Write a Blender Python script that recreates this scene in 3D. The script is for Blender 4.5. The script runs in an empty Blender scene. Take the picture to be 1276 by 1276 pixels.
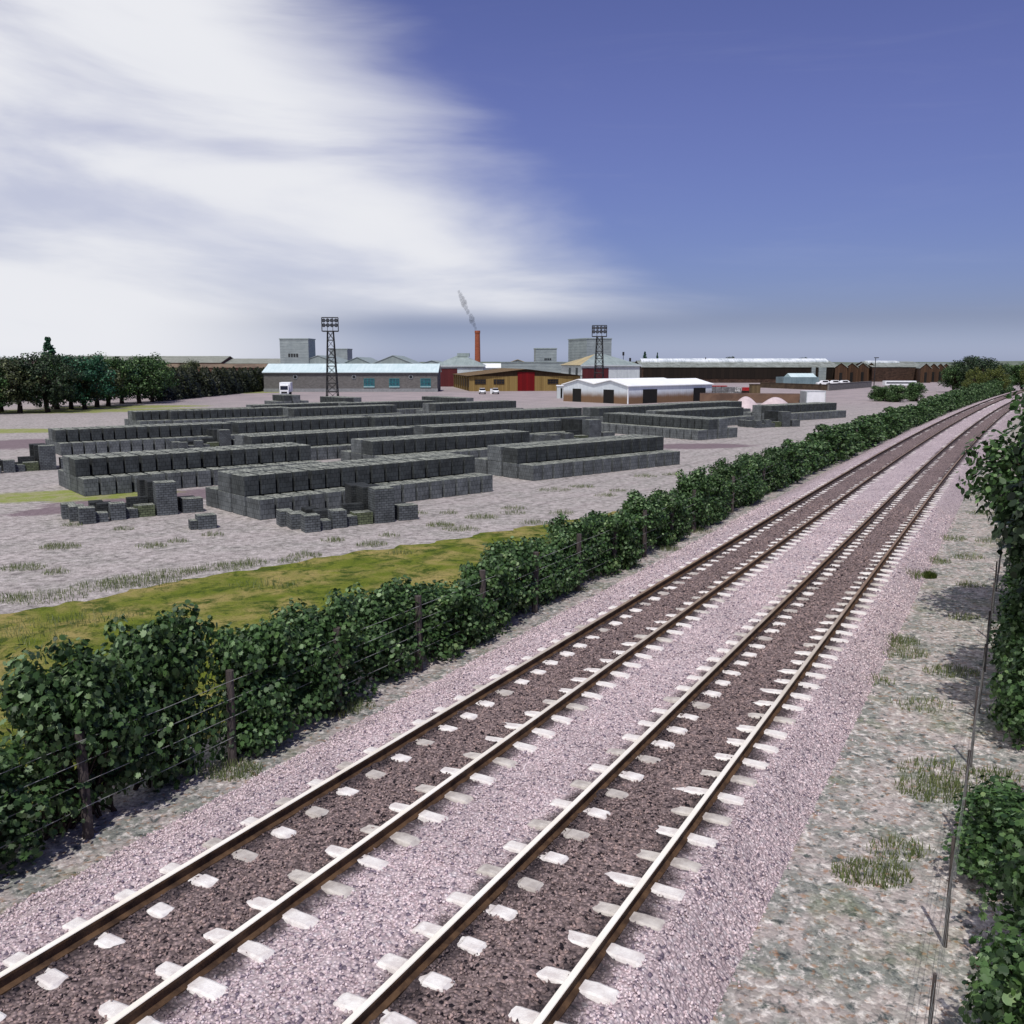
import bpy, bmesh, math, random
from mathutils import Vector, Matrix, noise
R = math.radians
PI = math.pi
S = bpy.context.scene
COL = S.collection
random.seed(7)

# ------------------------------------------------------------------ camera, sky, sun, exposure
FPX, EYE = 1128.0, 6.5                       # focal length in photo pixels, eye height
PITCH = math.atan(186 / FPX)
cp, sp = math.cos(PITCH), math.sin(PITCH)
cam = bpy.data.cameras.new('camera')
cam.sensor_width = 36
cam.lens = FPX / 1276 * 36
cam.clip_end = 9000
cam.clip_start = .1
camo = bpy.data.objects.new('camera', cam)
COL.objects.link(camo)
camo.location = (0, 0, EYE)
camo.rotation_euler = (PI / 2 - PITCH, 0, 0)
S.camera = camo

SUN_AZ = math.atan2(-.13, -1)               # bearing of the sun, clockwise from +Y
SUN_EL = R(60)
sun = bpy.data.lights.new('sun', 'SUN')
sun.energy = 3.1
sun.angle = R(.6)
sun.color = (1, .965, .91)
suno = bpy.data.objects.new('sun', sun)
COL.objects.link(suno)
sd = Vector((math.sin(SUN_AZ) * math.cos(SUN_EL), math.cos(SUN_AZ) * math.cos(SUN_EL), math.sin(SUN_EL)))
suno.rotation_euler = sd.to_track_quat('Z', 'Y').to_euler()

S.view_settings.view_transform = 'Standard'
S.view_settings.look = 'None'
S.view_settings.exposure = 0.0
S.view_settings.gamma = 1


class NT:
    """tiny node-tree helper"""
    def __init__(s, tree):
        s.t = tree; s.n = tree.nodes; s.l = tree.links

    def new(s, typ, **kw):
        n = s.n.new(typ)
        for k, v in kw.items():
            setattr(n, k, v)
        return n

    def put(s, sock, v):
        if isinstance(v, bpy.types.NodeSocket):
            s.l.new(v, sock)
        elif v is not None:
            if sock.type == 'RGBA' and len(v) == 3:
                v = (*v, 1)
            sock.default_value = v

    def math(s, op, a, b=None, c=None, clamp=False):
        n = s.new('ShaderNodeMath', operation=op, use_clamp=clamp)
        s.put(n.inputs[0], a)
        if b is not None: s.put(n.inputs[1], b)
        if c is not None: s.put(n.inputs[2], c)
        return n.outputs[0]

    def mix(s, f, a, b, mode='MIX'):
        n = s.new('ShaderNodeMix', data_type='RGBA', blend_type=mode)
        n.clamp_factor = True
        s.put(n.inputs[0], f); s.put(n.inputs[6], a); s.put(n.inputs[7], b)
        return n.outputs[2]

    def smooth(s, v, lo, hi, a=0., b=1.):
        n = s.new('ShaderNodeMapRange', interpolation_type='SMOOTHSTEP')
        s.put(n.inputs[0], v)
        for i, x in enumerate((lo, hi, a, b)):
            s.put(n.inputs[i + 1], x)
        return n.outputs[0]

    def noise(s, vec, scale, detail=4, rough=.55, dist=0., out=0):
        n = s.new('ShaderNodeTexNoise')
        s.put(n.inputs['Vector'], vec)
        n.inputs['Scale'].default_value = scale
        n.inputs['Detail'].default_value = detail
        n.inputs['Roughness'].default_value = rough
        n.inputs['Distortion'].default_value = dist
        return n.outputs[out]

    def vor(s, vec, scale, feature='F1', out='Color', rnd=1.):
        n = s.new('ShaderNodeTexVoronoi', feature=feature)
        s.put(n.inputs['Vector'], vec)
        n.inputs['Scale'].default_value = scale
        n.inputs['Randomness'].default_value = rnd
        return n.outputs[out]

    def scale3(s, vec, sc):
        n = s.new('ShaderNodeMapping')
        s.put(n.inputs['Vector'], vec)
        n.inputs['Scale'].default_value = sc
        return n.outputs[0]

    def sep(s, vec):
        n = s.new('ShaderNodeSeparateXYZ'); s.put(n.inputs[0], vec)
        return n.outputs

    def comb(s, x, y, z):
        n = s.new('ShaderNodeCombineXYZ')
        s.put(n.inputs[0], x); s.put(n.inputs[1], y); s.put(n.inputs[2], z)
        return n.outputs[0]


def srgb(r, g, b):
    f = lambda c: (c / 255 / 12.92) if c / 255 <= .04045 else ((c / 255 + .055) / 1.055) ** 2.4
    return (f(r), f(g), f(b))


def build_world():
    w = bpy.data.worlds.new('World'); S.world = w; w.use_nodes = True
    k = NT(w.node_tree); k.n.clear()
    out = k.new('ShaderNodeOutputWorld')
    bg = k.new('ShaderNodeBackground')
    sky = k.new('ShaderNodeTexSky')
    sky.sky_type = 'NISHITA'; sky.sun_disc = False
    sky.sun_elevation = SUN_EL; sky.sun_rotation = SUN_AZ
    sky.air_density = 1.0; sky.dust_density = .6; sky.ozone_density = 2.5
    tc = k.new('ShaderNodeTexCoord')
    d = tc.outputs['Generated']
    x, y, z = k.sep(d)
    az = k.math('ARCTAN2', x, y)                       # 0 straight ahead, + to the right
    el = k.math('ARCSINE', k.math('MAXIMUM', k.math('MINIMUM', z, 1.), -1.))
    # the clear part of the sky: a hazy violet-blue
    lp = k.mix(1., sky.outputs[0], (.86, .80, 1.12), 'MULTIPLY')
    grad = k.smooth(el, 0., .30)
    hz = k.mix(k.smooth(el, 0., .05), (.78, .95, 1.15), (.50, .56, .64))
    clear = k.mix(1., lp, k.mix(grad, hz, (.78, .68, .76)), 'MULTIPLY')
    # streaky high cloud spread over the left of the view
    v = k.comb(k.math('ADD', k.math('MULTIPLY', az, 1.0), k.math('MULTIPLY', el, 1.1)), k.math('MULTIPLY', el, 4.2), 0.)
    n1 = k.noise(v, 2.6, 6, .52, .35)
    n2 = k.noise(v, 1.1, 3, .5, .2)
    ed = k.new('ShaderNodeFloatCurve')                 # cloud edge bearing over elevation
    k.put(ed.inputs['Value'], k.math('MULTIPLY', el, 2.0))
    c = ed.mapping.curves[0]
    pts = [(0, .70), (.06, .68), (.115, .675), (.17, .60), (.27, .555), (.40, .50), (.50, .43), (.75, .33), (1, .25)]
    c.points[0].location = pts[0]; c.points[1].location = pts[-1]
    for p in pts[1:-1]:
        c.points.new(*p)
    ed.mapping.update()
    edge = k.math('MULTIPLY_ADD', ed.outputs[0], 1.0, -.5)    # radians
    dd = k.math('SUBTRACT', edge, az)
    dd = k.math('ADD', dd, k.math('MULTIPLY', k.math('SUBTRACT', n1, .5), .30))
    m1 = k.smooth(dd, -.09, .20)
    # low lavender band between the cloud and the horizon
    band = k.math('MULTIPLY', k.smooth(el, .066, .036), k.smooth(az, -.42, -.08))
    streak = k.smooth(k.math('ADD', n1, k.math('MULTIPLY', k.math('SUBTRACT', n2, .5), .8)), .30, .58)
    m = k.math('MULTIPLY', m1, k.math('MULTIPLY_ADD', streak, .42, .58))
    m = k.math('MULTIPLY', m, k.math('MULTIPLY_ADD', band, -1., 1.))
    # thin cirrus in the blue part
    n3 = k.noise(k.scale3(v, (1, 2.2, 1)), 3.2, 5, .6, .6)
    m = k.math('MAXIMUM', m, k.math('MULTIPLY', k.smooth(n3, .5, .8), .035))
    cloud = k.mix(n2, (7.0, 7.15, 7.8), (8.4, 8.45, 8.7))
    col = k.mix(m, clear, cloud)
    k.put(bg.inputs[0], col)
    bg.inputs[1].default_value = .105
    k.l.new(bg.outputs[0], out.inputs[0])


build_world()


# ------------------------------------------------------------------ placing helpers
def at(x, y, z=0):
    """photo pixel -> point where its ray meets height z"""
    u = x - 638; v = y - 638
    F = FPX * cp - v * sp; D = FPX * sp + v * cp
    k = (EYE - z) / D
    return Vector((u * k, F * k, z))


def XF(x, F, z=0):
    return (x - 638) / FPX * (F * cp + (EYE - z) * sp)


def ZF(y, F):
    v = y - 638
    return EYE - F * (FPX * sp + v * cp) / (FPX * cp - v * sp)


TA = R(29.4)


def bend(s):
    return 2.0e-4 * max(0., s - 40) ** 2


def tr(off, s, z=0):
    """track frame -> world (off = metres to the right of the line under the camera)"""
    o = off + bend(s)
    return Vector((o * math.cos(TA) + s * math.sin(TA), -o * math.sin(TA) + s * math.cos(TA), z))


# ------------------------------------------------------------------ mesh helpers
class MB:
    def __init__(s):
        s.v = []; s.f = []; s.m = []; s.uv = []

    def face(s, pts, mi=0, uv=None):
        b = len(s.v)
        s.v += [tuple(p) for p in pts]
        s.f.append(tuple(range(b, b + len(pts)))); s.m.append(mi)
        s.uv.append(uv or [(0, 0)] * len(pts))

    def box(s, c, d, rz=0, mi=0, top=None, taper=(1, 1)):
        """c = centre of the base, d = size; UVs in metres"""
        cx, cy, cz = c; dx, dy, dz = d[0] / 2, d[1] / 2, d[2]
        ca, sa = math.cos(rz), math.sin(rz)
        def q(x, y, z):
            return (cx + x * ca - y * sa, cy + x * sa + y * ca, cz + z)
        tx, ty = taper
        B = [(-dx, -dy), (dx, -dy), (dx, dy), (-dx, dy)]
        T = [(a * tx, b * ty) for a, b in B]
        for i in range(4):
            j = (i + 1) % 4
            w = d[0] if i % 2 == 0 else d[1]
            s.face([q(*B[i], 0), q(*B[j], 0), q(*T[j], dz), q(*T[i], dz)], mi,
                   [(0, 0), (w, 0), (w, dz), (0, dz)])
        s.face([q(*p, dz) for p in T], mi if top is None else top, [(0, 0), (d[0], 0), (d[0], d[1]), (0, d[1])])
        s.face([q(*p, 0) for p in reversed(B)], mi, [(0, 0), (d[0], 0), (d[0], d[1]), (0, d[1])])

    def prism(s, poly, axis, a, b, mi=0):
        """extrude a 2D polygon (u, z) along x or y from a to b"""
        P = (lambda u, z, t: (t, u, z)) if axis == 'x' else (lambda u, z, t: (u, t, z))
        n = len(poly)
        s.face([P(u, z, a) for u, z in poly], mi, list(poly))
        s.face([P(u, z, b) for u, z in reversed(poly)], mi, list(reversed(poly)))
        L = abs(b - a)
        for i in range(n):
            p, q = poly[i], poly[(i + 1) % n]
            w = math.hypot(q[0] - p[0], q[1] - p[1])
            s.face([P(*p, a), P(*p, b), P(*q, b), P(*q, a)], mi, [(0, 0), (L, 0), (L, w), (0, w)])

    def tube(s, p0, p1, r0, r1=None, n=6, mi=0, cap=True):
        p0 = Vector(p0); p1 = Vector(p1); r1 = r0 if r1 is None else r1
        d = (p1 - p0)
        if d.length < 1e-6: return
        z = d.normalized()
        x = z.orthogonal().normalized(); y = z.cross(x)
        A = [p0 + (x * math.cos(2 * PI * i / n) + y * math.sin(2 * PI * i / n)) * r0 for i in range(n)]
        B = [p1 + (x * math.cos(2 * PI * i / n) + y * math.sin(2 * PI * i / n)) * r1 for i in range(n)]
        b = len(s.v)
        s.v += [tuple(p) for p in A + B]
        for i in range(n):
            j = (i + 1) % n
            s.f.append((b + i, b + j, b + n + j, b + n + i)); s.m.append(mi); s.uv.append([(0, 0)] * 4)
        if cap:
            s.f.append(tuple(b + i for i in reversed(range(n)))); s.m.append(mi); s.uv.append([(0, 0)] * n)
            s.f.append(tuple(b + n + i for i in range(n))); s.m.append(mi); s.uv.append([(0, 0)] * n)

    def mesh(s, name, mats):
        me = bpy.data.meshes.new(name)
        me.from_pydata(s.v, [], s.f)
        ul = me.uv_layers.new(name='UVMap')
        flat = [c for f in s.uv for p in f for c in p]
        ul.data.foreach_set('uv', flat)
        if not isinstance(mats, (list, tuple)): mats = [mats]
        for m in mats: me.materials.append(m)
        me.polygons.foreach_set('material_index', s.m)
        me.update()
        return me


def link(o, parent=None):
    COL.objects.link(o)
    if parent: o.parent = parent
    return o


def part(name, mb, mats, parent, label=None, bevel=0):
    me = mb.mesh(name, mats)
    if bevel: bev(me, bevel)
    o = link(bpy.data.objects.new(name, me), parent)
    if label: o['label'] = label
    return o


def bev(me, w):
    bm = bmesh.new(); bm.from_mesh(me)
    bmesh.ops.remove_doubles(bm, verts=bm.verts, dist=1e-5)
    bmesh.ops.bevel(bm, geom=list(bm.edges), offset=w, segments=1, affect='EDGES')
    bm.to_mesh(me); bm.free()


def tag(o, label, cat, group=None):
    o['label'] = label; o['category'] = cat
    if group: o['group'] = group
    return o


def thing(name, loc, rz, label, cat, group=None):
    o = link(bpy.data.objects.new(name, None))
    o.location = loc; o.rotation_euler = (0, 0, rz)
    o.empty_display_size = .3
    return tag(o, label, cat, group)


def single(name, mb, mats, loc, rz, label, cat, group=None, bevel=0):
    me = mb if isinstance(mb, bpy.types.Mesh) else mb.mesh(name, mats)
    if bevel: bev(me, bevel)
    o = link(bpy.data.objects.new(name, me))
    o.location = loc; o.rotation_euler = (0, 0, rz)
    return tag(o, label, cat, group)


def struct(name, mb, mats, kind='structure', label=None):
    me = mb if isinstance(mb, bpy.types.Mesh) else mb.mesh(name, mats)
    o = link(bpy.data.objects.new(name, me))
    o['kind'] = kind
    if label: o['label'] = label
    return o


def copy_tree(o, parent=None):
    c = o.copy(); COL.objects.link(c); c.parent = parent
    for ch in list(o.children): copy_tree(ch, c)
    return c


# ------------------------------------------------------------------ materials
def base_mat(name, rough=.85, spec=.3):
    m = bpy.data.materials.new(name); m.use_nodes = True
    k = NT(m.node_tree)
    b = k.n['Principled BSDF']
    b.inputs['Roughness'].default_value = rough
    b.inputs['Specular IOR Level'].default_value = spec
    return m, k, b


def bump(k, b, h, strength=.3, dist=.02):
    n = k.new('ShaderNodeBump')
    n.inputs['Strength'].default_value = strength
    n.inputs['Distance'].default_value = dist
    k.put(n.inputs['Height'], h)
    k.l.new(n.outputs[0], b.inputs['Normal'])


def plain(name, c1, c2=None, scale=2., rough=.8, spec=.3, bmp=0, stretch=(1, 1, 1), metal=0):
    m, k, b = base_mat(name, rough, spec)
    c2 = c2 or tuple(x * .72 for x in c1)
    tc = k.new('ShaderNodeTexCoord')
    v = k.scale3(tc.outputs['Object'], stretch)
    n = k.noise(v, scale, 6, .6, .3)
    k.put(b.inputs['Base Color'], k.mix(k.smooth(n, .3, .7), c1, c2))
    b.inputs['Metallic'].default_value = metal
    if bmp: bump(k, b, k.noise(v, scale * 5, 4), bmp)
    return m


def corrugated(name, c1, c2, pitch=.35, axis=0, rough=.6, streak=.5, stain=None):
    """ribbed sheet: ribs run along UV v, spaced along UV u"""
    m, k, b = base_mat(name, rough, .35)
    uv = k.new('ShaderNodeUVMap').outputs[0]
    tc = k.new('ShaderNodeTexCoord').outputs['Object']
    u = k.sep(uv)[axis]
    rib = k.math('SINE', k.math('MULTIPLY', u, 2 * PI / pitch))
    n = k.noise(k.scale3(uv, (1.4, .16, 1) if axis == 0 else (.16, 1.4, 1)), 1.5, 5, .6, .2)
    n2 = k.noise(tc, .35, 4, .6)
    c = k.mix(k.smooth(k.math('ADD', k.math('MULTIPLY', n, streak), k.math('MULTIPLY', n2, 1 - streak)), .35, .65), c1, c2)
    if stain:
        z = k.sep(tc)[2]
        f = k.smooth(k.math('ADD', z, k.math('MULTIPLY', k.math('SUBTRACT', k.noise(tc, .9, 4), .5), .5)), stain[0], stain[1])
        c = k.mix(f, stain[2], c)
    k.put(b.inputs['Base Color'], c)
    bump(k, b, rib, .5, .02)
    return m


def boards(name, c1, c2, pitch=.22, rough=.85, gap=.12):
    m, k, b = base_mat(name, rough, .2)
    uv = k.new('ShaderNodeUVMap').outputs[0]
    u, v, _ = k.sep(uv)
    q = k.math('DIVIDE', u, pitch)
    fl = k.math('FLOOR', q); fr = k.math('FRACT', q)
    wn = k.new('ShaderNodeTexWhiteNoise', noise_dimensions='1D'); k.put(wn.inputs['W'], fl)
    g = k.noise(k.comb(k.math('MULTIPLY', u, 9), k.math('MULTIPLY', v, .6), fl), 1.6, 5, .6, .4)
    c = k.mix(k.math('MULTIPLY_ADD', wn.outputs[0], .5, k.math('MULTIPLY', g, .5)), c1, c2)
    e = k.smooth(fr, 0., gap)
    c = k.mix(e, tuple(x * .25 for x in c2), c)
    k.put(b.inputs['Base Color'], c)
    bump(k, b, e, .4, .01)
    return m


def bricks(name, c1, c2, mortar, w=.45, h=.22, rough=.9, ms=.012, moss=None, rnd=.35, topc=None):
    """masonry in UV metres; optional dusty/mossy tint on faces that look up"""
    m, k, b = base_mat(name, rough, .2)
    uv = k.new('ShaderNodeUVMap').outputs[0]
    n = k.new('ShaderNodeTexBrick')
    k.put(n.inputs['Vector'], uv)
    k.put(n.inputs['Color1'], c1); k.put(n.inputs['Color2'], c2); k.put(n.inputs['Mortar'], mortar)
    n.inputs['Scale'].default_value = 1
    n.inputs['Brick Width'].default_value = w; n.inputs['Row Height'].default_value = h
    n.inputs['Mortar Size'].default_value = ms
    n.inputs['Mortar Smooth'].default_value = .4
    tc = k.new('ShaderNodeTexCoord').outputs['Object']
    oi = k.new('ShaderNodeObjectInfo')
    off = k.new('ShaderNodeVectorMath', operation='ADD')
    k.put(off.inputs[0], tc)
    k.put(off.inputs[1], k.comb(k.math('MULTIPLY', oi.outputs['Random'], 40), 3., 7.))
    v = off.outputs[0]
    g = k.smooth(k.noise(v, 2.2, 5, .65), .25, .75, 1 - rnd, 1 + rnd)
    gi = k.math('MULTIPLY', g, k.math('MULTIPLY_ADD', oi.outputs['Random'], .28, .86))
    fine = k.smooth(k.noise(v, 30, 3, .7), .2, .8, .8, 1.2)
    gi = k.math('MULTIPLY', gi, fine)
    c = k.mix(1., n.outputs[0], k.comb(gi, gi, gi), 'MULTIPLY')
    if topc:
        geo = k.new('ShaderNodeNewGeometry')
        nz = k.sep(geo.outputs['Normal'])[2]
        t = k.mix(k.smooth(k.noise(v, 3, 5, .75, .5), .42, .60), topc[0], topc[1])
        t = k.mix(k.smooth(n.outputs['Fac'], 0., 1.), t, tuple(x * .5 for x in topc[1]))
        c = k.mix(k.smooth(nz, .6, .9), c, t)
    k.put(b.inputs['Base Color'], c)
    h_ = k.math('ADD', k.math('MULTIPLY', n.outputs['Fac'], -1.), k.math('MULTIPLY', k.noise(v, 25, 3), .5))
    bump(k, b, h_, .6, .012)
    return m


def leafmat(name, dark, mid, light, trans=.25, hue=.0, rough=.5):
    m, k, b = base_mat(name, rough, .35)
    geo = k.new('ShaderNodeNewGeometry')
    tc = k.new('ShaderNodeTexCoord').outputs['Object']
    oi = k.new('ShaderNodeObjectInfo')
    r = geo.outputs['Random Per Island']
    n = k.noise(tc, 1.1, 3, .5)
    c = k.mix(k.smooth(r, .05, .75), dark, mid)
    c = k.mix(k.math('MULTIPLY', k.smooth(r, .72, .98), k.smooth(n, .3, .6)), c, light)
    n4 = k.noise(tc, 2.6, 4, .6)
    c = k.mix(k.math('MULTIPLY', k.smooth(n4, .5, .7), .45), c, k.mix(1., c, (1.5, 1.22, .8), 'MULTIPLY'))
    t = k.math('MULTIPLY_ADD', oi.outputs['Random'], .3, .85)
    c = k.mix(1., c, k.comb(t, t, k.math('MULTIPLY', t, .97)), 'MULTIPLY')
    k.put(b.inputs['Base Color'], c)
    tb = k.new('ShaderNodeBsdfTranslucent'); k.put(tb.inputs[0], c)
    mx = k.new('ShaderNodeMixShader'); mx.inputs[0].default_value = trans
    k.l.new(b.outputs[0], mx.inputs[1]); k.l.new(tb.outputs[0], mx.inputs[2])
    k.l.new(mx.outputs[0], k.n['Material Output'].inputs[0])
    return m


def gravel_mat():
    """yard and lineside: mixed chippings with pale, pink, dark and weedy patches"""
    m, k, b = base_mat('yard_gravel', .95, .15)
    geo = k.new('ShaderNodeNewGeometry')
    p = geo.outputs['Position']
    x, y, z = k.sep(p)
    # track frame: distance right of the line, to tell lineside from yard
    off = k.math('SUBTRACT', k.math('MULTIPLY', x, math.cos(TA)), k.math('MULTIPLY', y, math.sin(TA)))
    side = k.smooth(off, -13.5, -10.5)                      # 1 = beside the railway
    n_a = k.noise(p, 3.4, 5, .62, .2)
    n_b = k.noise(k.scale3(p, (1, 1, 1)), 9., 4, .6)
    n_c = k.noise(p, .55, 5, .6, .4)
    n_d = k.noise(p, .16, 4, .6, .3)
    n_e = k.noise(p, 1.3, 4, .6, .4)
    stone = k.vor(p, 20., out='Color')
    sv = k.sep(stone)[0]
    yard = k.mix(k.smooth(n_c, .35, .65), srgb(162, 154, 151), srgb(144, 140, 135))
    yard = k.mix(k.smooth(n_a, .42, .72), yard, srgb(184, 176, 174))
    yard = k.mix(k.smooth(n_a, .50, .28), yard, srgb(116, 111, 109))
    line = k.mix(k.smooth(n_e, .40, .60), srgb(128, 130, 124), srgb(166, 156, 152))
    line = k.mix(k.smooth(k.noise(p, 6.0, 5, .7, .3), .48, .66), line, srgb(208, 202, 196))
    line = k.mix(k.smooth(k.noise(k.scale3(p, (1, 1, 3)), 5.0, 5, .7, .3), .48, .34), line, srgb(78, 84, 84))
    line = k.mix(k.math('MULTIPLY', k.smooth(n_b, .54, .68), .75), line, srgb(146, 110, 84))
    green = k.smooth(k.noise(p, .8, 5, .65, .5), .50, .70)
    line = k.mix(k.math('MULTIPLY', green, .34), line, srgb(104, 116, 72))
    c = k.mix(side, yard, line)
    # oily purple-brown patches and pinkish trafficked ground
    far = k.smooth(y, 95., 175.)
    c = k.mix(k.math('MULTIPLY', far, .75), c, k.mix(k.smooth(n_d, .35, .65), srgb(162, 148, 150), srgb(144, 134, 136)))
    def blot(cx, cy, rx, ry, rot):
        ca, sa = math.cos(rot), math.sin(rot)
        dx = k.math('SUBTRACT', x, cx); dy = k.math('SUBTRACT', y, cy)
        u = k.math('DIVIDE', k.math('ADD', k.math('MULTIPLY', dx, ca), k.math('MULTIPLY', dy, sa)), rx)
        v = k.math('DIVIDE', k.math('SUBTRACT', k.math('MULTIPLY', dy, ca), k.math('MULTIPLY', dx, sa)), ry)
        r = k.math('SQRT', k.math('ADD', k.math('MULTIPLY', u, u), k.math('MULTIPLY', v, v)))
        r = k.math('ADD', r, k.math('MULTIPLY', k.math('SUBTRACT', n_c, .5), 1.1))
        return k.smooth(r, 1.1, .75)
    dirt = [(at(30, 553), 9, 5, .3), (at(225, 618), 6, 2.2, .6), (at(865, 556), 5, 2.4, .2), (at(120, 633), 4, 1.2, .5),
            (at(440, 560), 5, 3, .6)]
    for q, rx, ry, rt in dirt:
        c = k.mix(k.math('MULTIPLY', blot(q.x, q.y, rx, ry, rt), .8), c, srgb(108, 90, 98))
    rut = k.new('ShaderNodeTexWave', wave_type='BANDS', bands_direction='X')
    mp = k.new('ShaderNodeMapping'); k.put(mp.inputs['Vector'], p); mp.inputs['Rotation'].default_value = (0, 0, R(38))
    k.put(rut.inputs['Vector'], mp.outputs[0]); rut.inputs['Scale'].default_value = .16; rut.inputs['Distortion'].default_value = 9
    rut.inputs['Detail'].default_value = 3; rut.inputs['Detail Scale'].default_value = .35
    rf = k.math('MULTIPLY', k.smooth(rut.outputs['Fac'], .86, .98), k.math('SUBTRACT', 1., side))
    c = k.mix(k.math('MULTIPLY', rf, .22), c, srgb(104, 96, 96))
    moss = [(at(75, 618), 5.5, 2.2, .25), (at(15, 537), 14, 3, .1), (at(90, 512), 26, 5, .25), (at(20, 514), 12, 3, .0),
            (at(300, 489), 16, 8, .8), (at(160, 507), 12, 5, .3), (at(780, 513), 3, 2, .0)]
    for q, rx, ry, rt in moss:
        c = k.mix(k.math('MULTIPLY', blot(q.x, q.y, rx, ry, rt), .9), c, k.mix(k.smooth(n_e, .4, .6), srgb(124, 136, 54), srgb(142, 142, 96)))
    far2 = k.smooth(y, 330., 600.)
    c = k.mix(far2, c, k.mix(n_d, srgb(96, 112, 74), srgb(120, 124, 92)))
    c = k.mix(k.math('MULTIPLY', k.smooth(y, 70., 20.), .55), c, k.mix(1., c, k.comb(*[k.math('MULTIPLY_ADD', sv, .9, .55)] * 3), 'MULTIPLY'))
    k.put(b.inputs['Base Color'], c)
    hgt = k.math('ADD', k.math('MULTIPLY', n_a, .6), k.math('MULTIPLY', k.vor(p, 20., out='Distance'), -.8))
    bump(k, b, hgt, .55, .03)
    return m


def grass_mat():
    m, k, b = base_mat('rough_grass', .95, .1)
    p = k.new('ShaderNodeNewGeometry').outputs['Position']
    c = k.mix(k.smooth(k.noise(p, .5, 5, .6, .4), .38, .62), srgb(98, 110, 36), srgb(152, 138, 86))
    c = k.mix(k.smooth(k.noise(p, 1.5, 5, .7, .3), .45, .7), c, srgb(118, 124, 48))
    c = k.mix(k.smooth(k.noise(p, 1.3, 6, .8, .4), .54, .38), c, srgb(64, 80, 26))
    g = k.smooth(k.noise(p, 16, 4, .7), .2, .8, .72, 1.25)
    c = k.mix(1., c, k.comb(g, g, g), 'MULTIPLY')
    k.put(b.inputs['Base Color'], c)
    bump(k, b, k.noise(p, 22, 5, .7), .8, .05)
    return m


def ballast_mat(loose=False):
    """UV.x = metres across the two tracks, UV.y = metres along"""
    m, k, b = base_mat('loose_stone' if loose else 'ballast_stone', .92, .2)
    p = k.new('ShaderNodeNewGeometry').outputs['Position']
    uv = k.new('ShaderNodeUVMap').outputs[0]
    u, v, _ = k.sep(uv)
    col = k.vor(p, 24., out='Color')
    sr, sg, _b = k.sep(col)
    if loose:
        ri = k.new('ShaderNodeNewGeometry').outputs['Random Per Island']
        sr = ri; sg = k.math('FRACT', k.math('MULTIPLY', ri, 37.7))
    pink = k.mix(sr, srgb(190, 170, 174), srgb(230, 213, 215))
    pink = k.mix(k.smooth(sg, .86, .94), pink, srgb(124, 112, 126))
    pink = k.mix(k.smooth(sg, .10, .04), pink, srgb(226, 214, 216))
    brown = k.mix(sr, srgb(96, 83, 83), srgb(170, 150, 147))
    brown = k.mix(k.smooth(sg, .86, .93), brown, srgb(176, 152, 146))
    brown = k.mix(k.smooth(sg, .12, .05), brown, srgb(38, 32, 38))
    nz = k.math('MULTIPLY', k.math('SUBTRACT', k.noise(p, 1.9, 5, .65), .5), .8)
    c = pink
    for cx in (TL, TRT):
        d = k.math('ABSOLUTE', k.math('SUBTRACT', u, cx))
        inside = k.smooth(k.math('ADD', d, nz), 1.08, .70)
        c = k.mix(inside, c, brown)
    for cx in (TL, TRT):                     # oil and rust thrown along each rail
        d = k.math('ABSOLUTE', k.math('SUBTRACT', u, cx))
        dr = k.math('ABSOLUTE', k.math('SUBTRACT', d, .75))
        f = k.smooth(k.math('ADD', dr, k.math('MULTIPLY', nz, .6)), .36, .08)
        c = k.mix(k.math('MULTIPLY', f, .74), c, srgb(46, 42, 48))
    g = k.smooth(k.vor(p, 24., out='Distance'), .0, .6, 1.18, .62) if not loose else 1.
    g = k.math('MULTIPLY', g, k.smooth(k.noise(p, .7, 3), .3, .7, .9, 1.08))
    c = k.mix(1., c, k.comb(g, g, g), 'MULTIPLY')
    k.put(b.inputs['Base Color'], c)
    if not loose: bump(k, b, k.math('MULTIPLY', k.vor(p, 24., out='Distance'), -1.), .9, .03)
    return m


TL, TRT = -7.52, -4.15          # centre lines of the two tracks
M = {}
M['gravel'] = gravel_mat()
M['grass'] = grass_mat()
M['ballast'] = ballast_mat()
M['stones'] = ballast_mat(True)
M['concrete'] = plain('sleeper_concrete', srgb(238, 235, 230), srgb(206, 198, 194), 6, .85, bmp=.3)
M['rust'] = plain('rail_rust', srgb(98, 74, 52), srgb(56, 40, 28), 5, .75, .3, .2)
M['railtop'] = plain('rail_head', srgb(250, 246, 236), srgb(232, 220, 196), 4, .4, .5)
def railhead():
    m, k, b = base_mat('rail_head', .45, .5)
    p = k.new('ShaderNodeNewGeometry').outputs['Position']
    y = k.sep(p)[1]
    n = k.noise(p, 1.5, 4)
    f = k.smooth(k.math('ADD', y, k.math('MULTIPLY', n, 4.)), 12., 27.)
    near_shine = k.mix(n, srgb(252, 250, 244), srgb(238, 228, 208))  # steel shine painted into the colour: cream near, fading to brown farther off
    k.put(b.inputs['Base Color'], k.mix(f, near_shine, k.mix(n, srgb(150, 124, 92), srgb(120, 98, 76))))
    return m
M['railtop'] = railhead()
M['post'] = plain('post_timber', srgb(92, 84, 80), srgb(60, 54, 54), 6, .9, bmp=.4, stretch=(4, 4, .6))
M['wire_dull'] = plain('weathered_wire', srgb(128, 130, 128), srgb(96, 98, 96), 5, .8, .2)
M['wire'] = plain('fence_wire', srgb(178, 180, 178), srgb(130, 130, 128), 5, .5, .5)
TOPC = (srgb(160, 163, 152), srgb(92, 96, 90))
M['block'] = bricks('block_grey', srgb(97, 101, 103), srgb(88, 92, 94), srgb(64, 67, 69), .20, .215, topc=TOPC)
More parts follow.
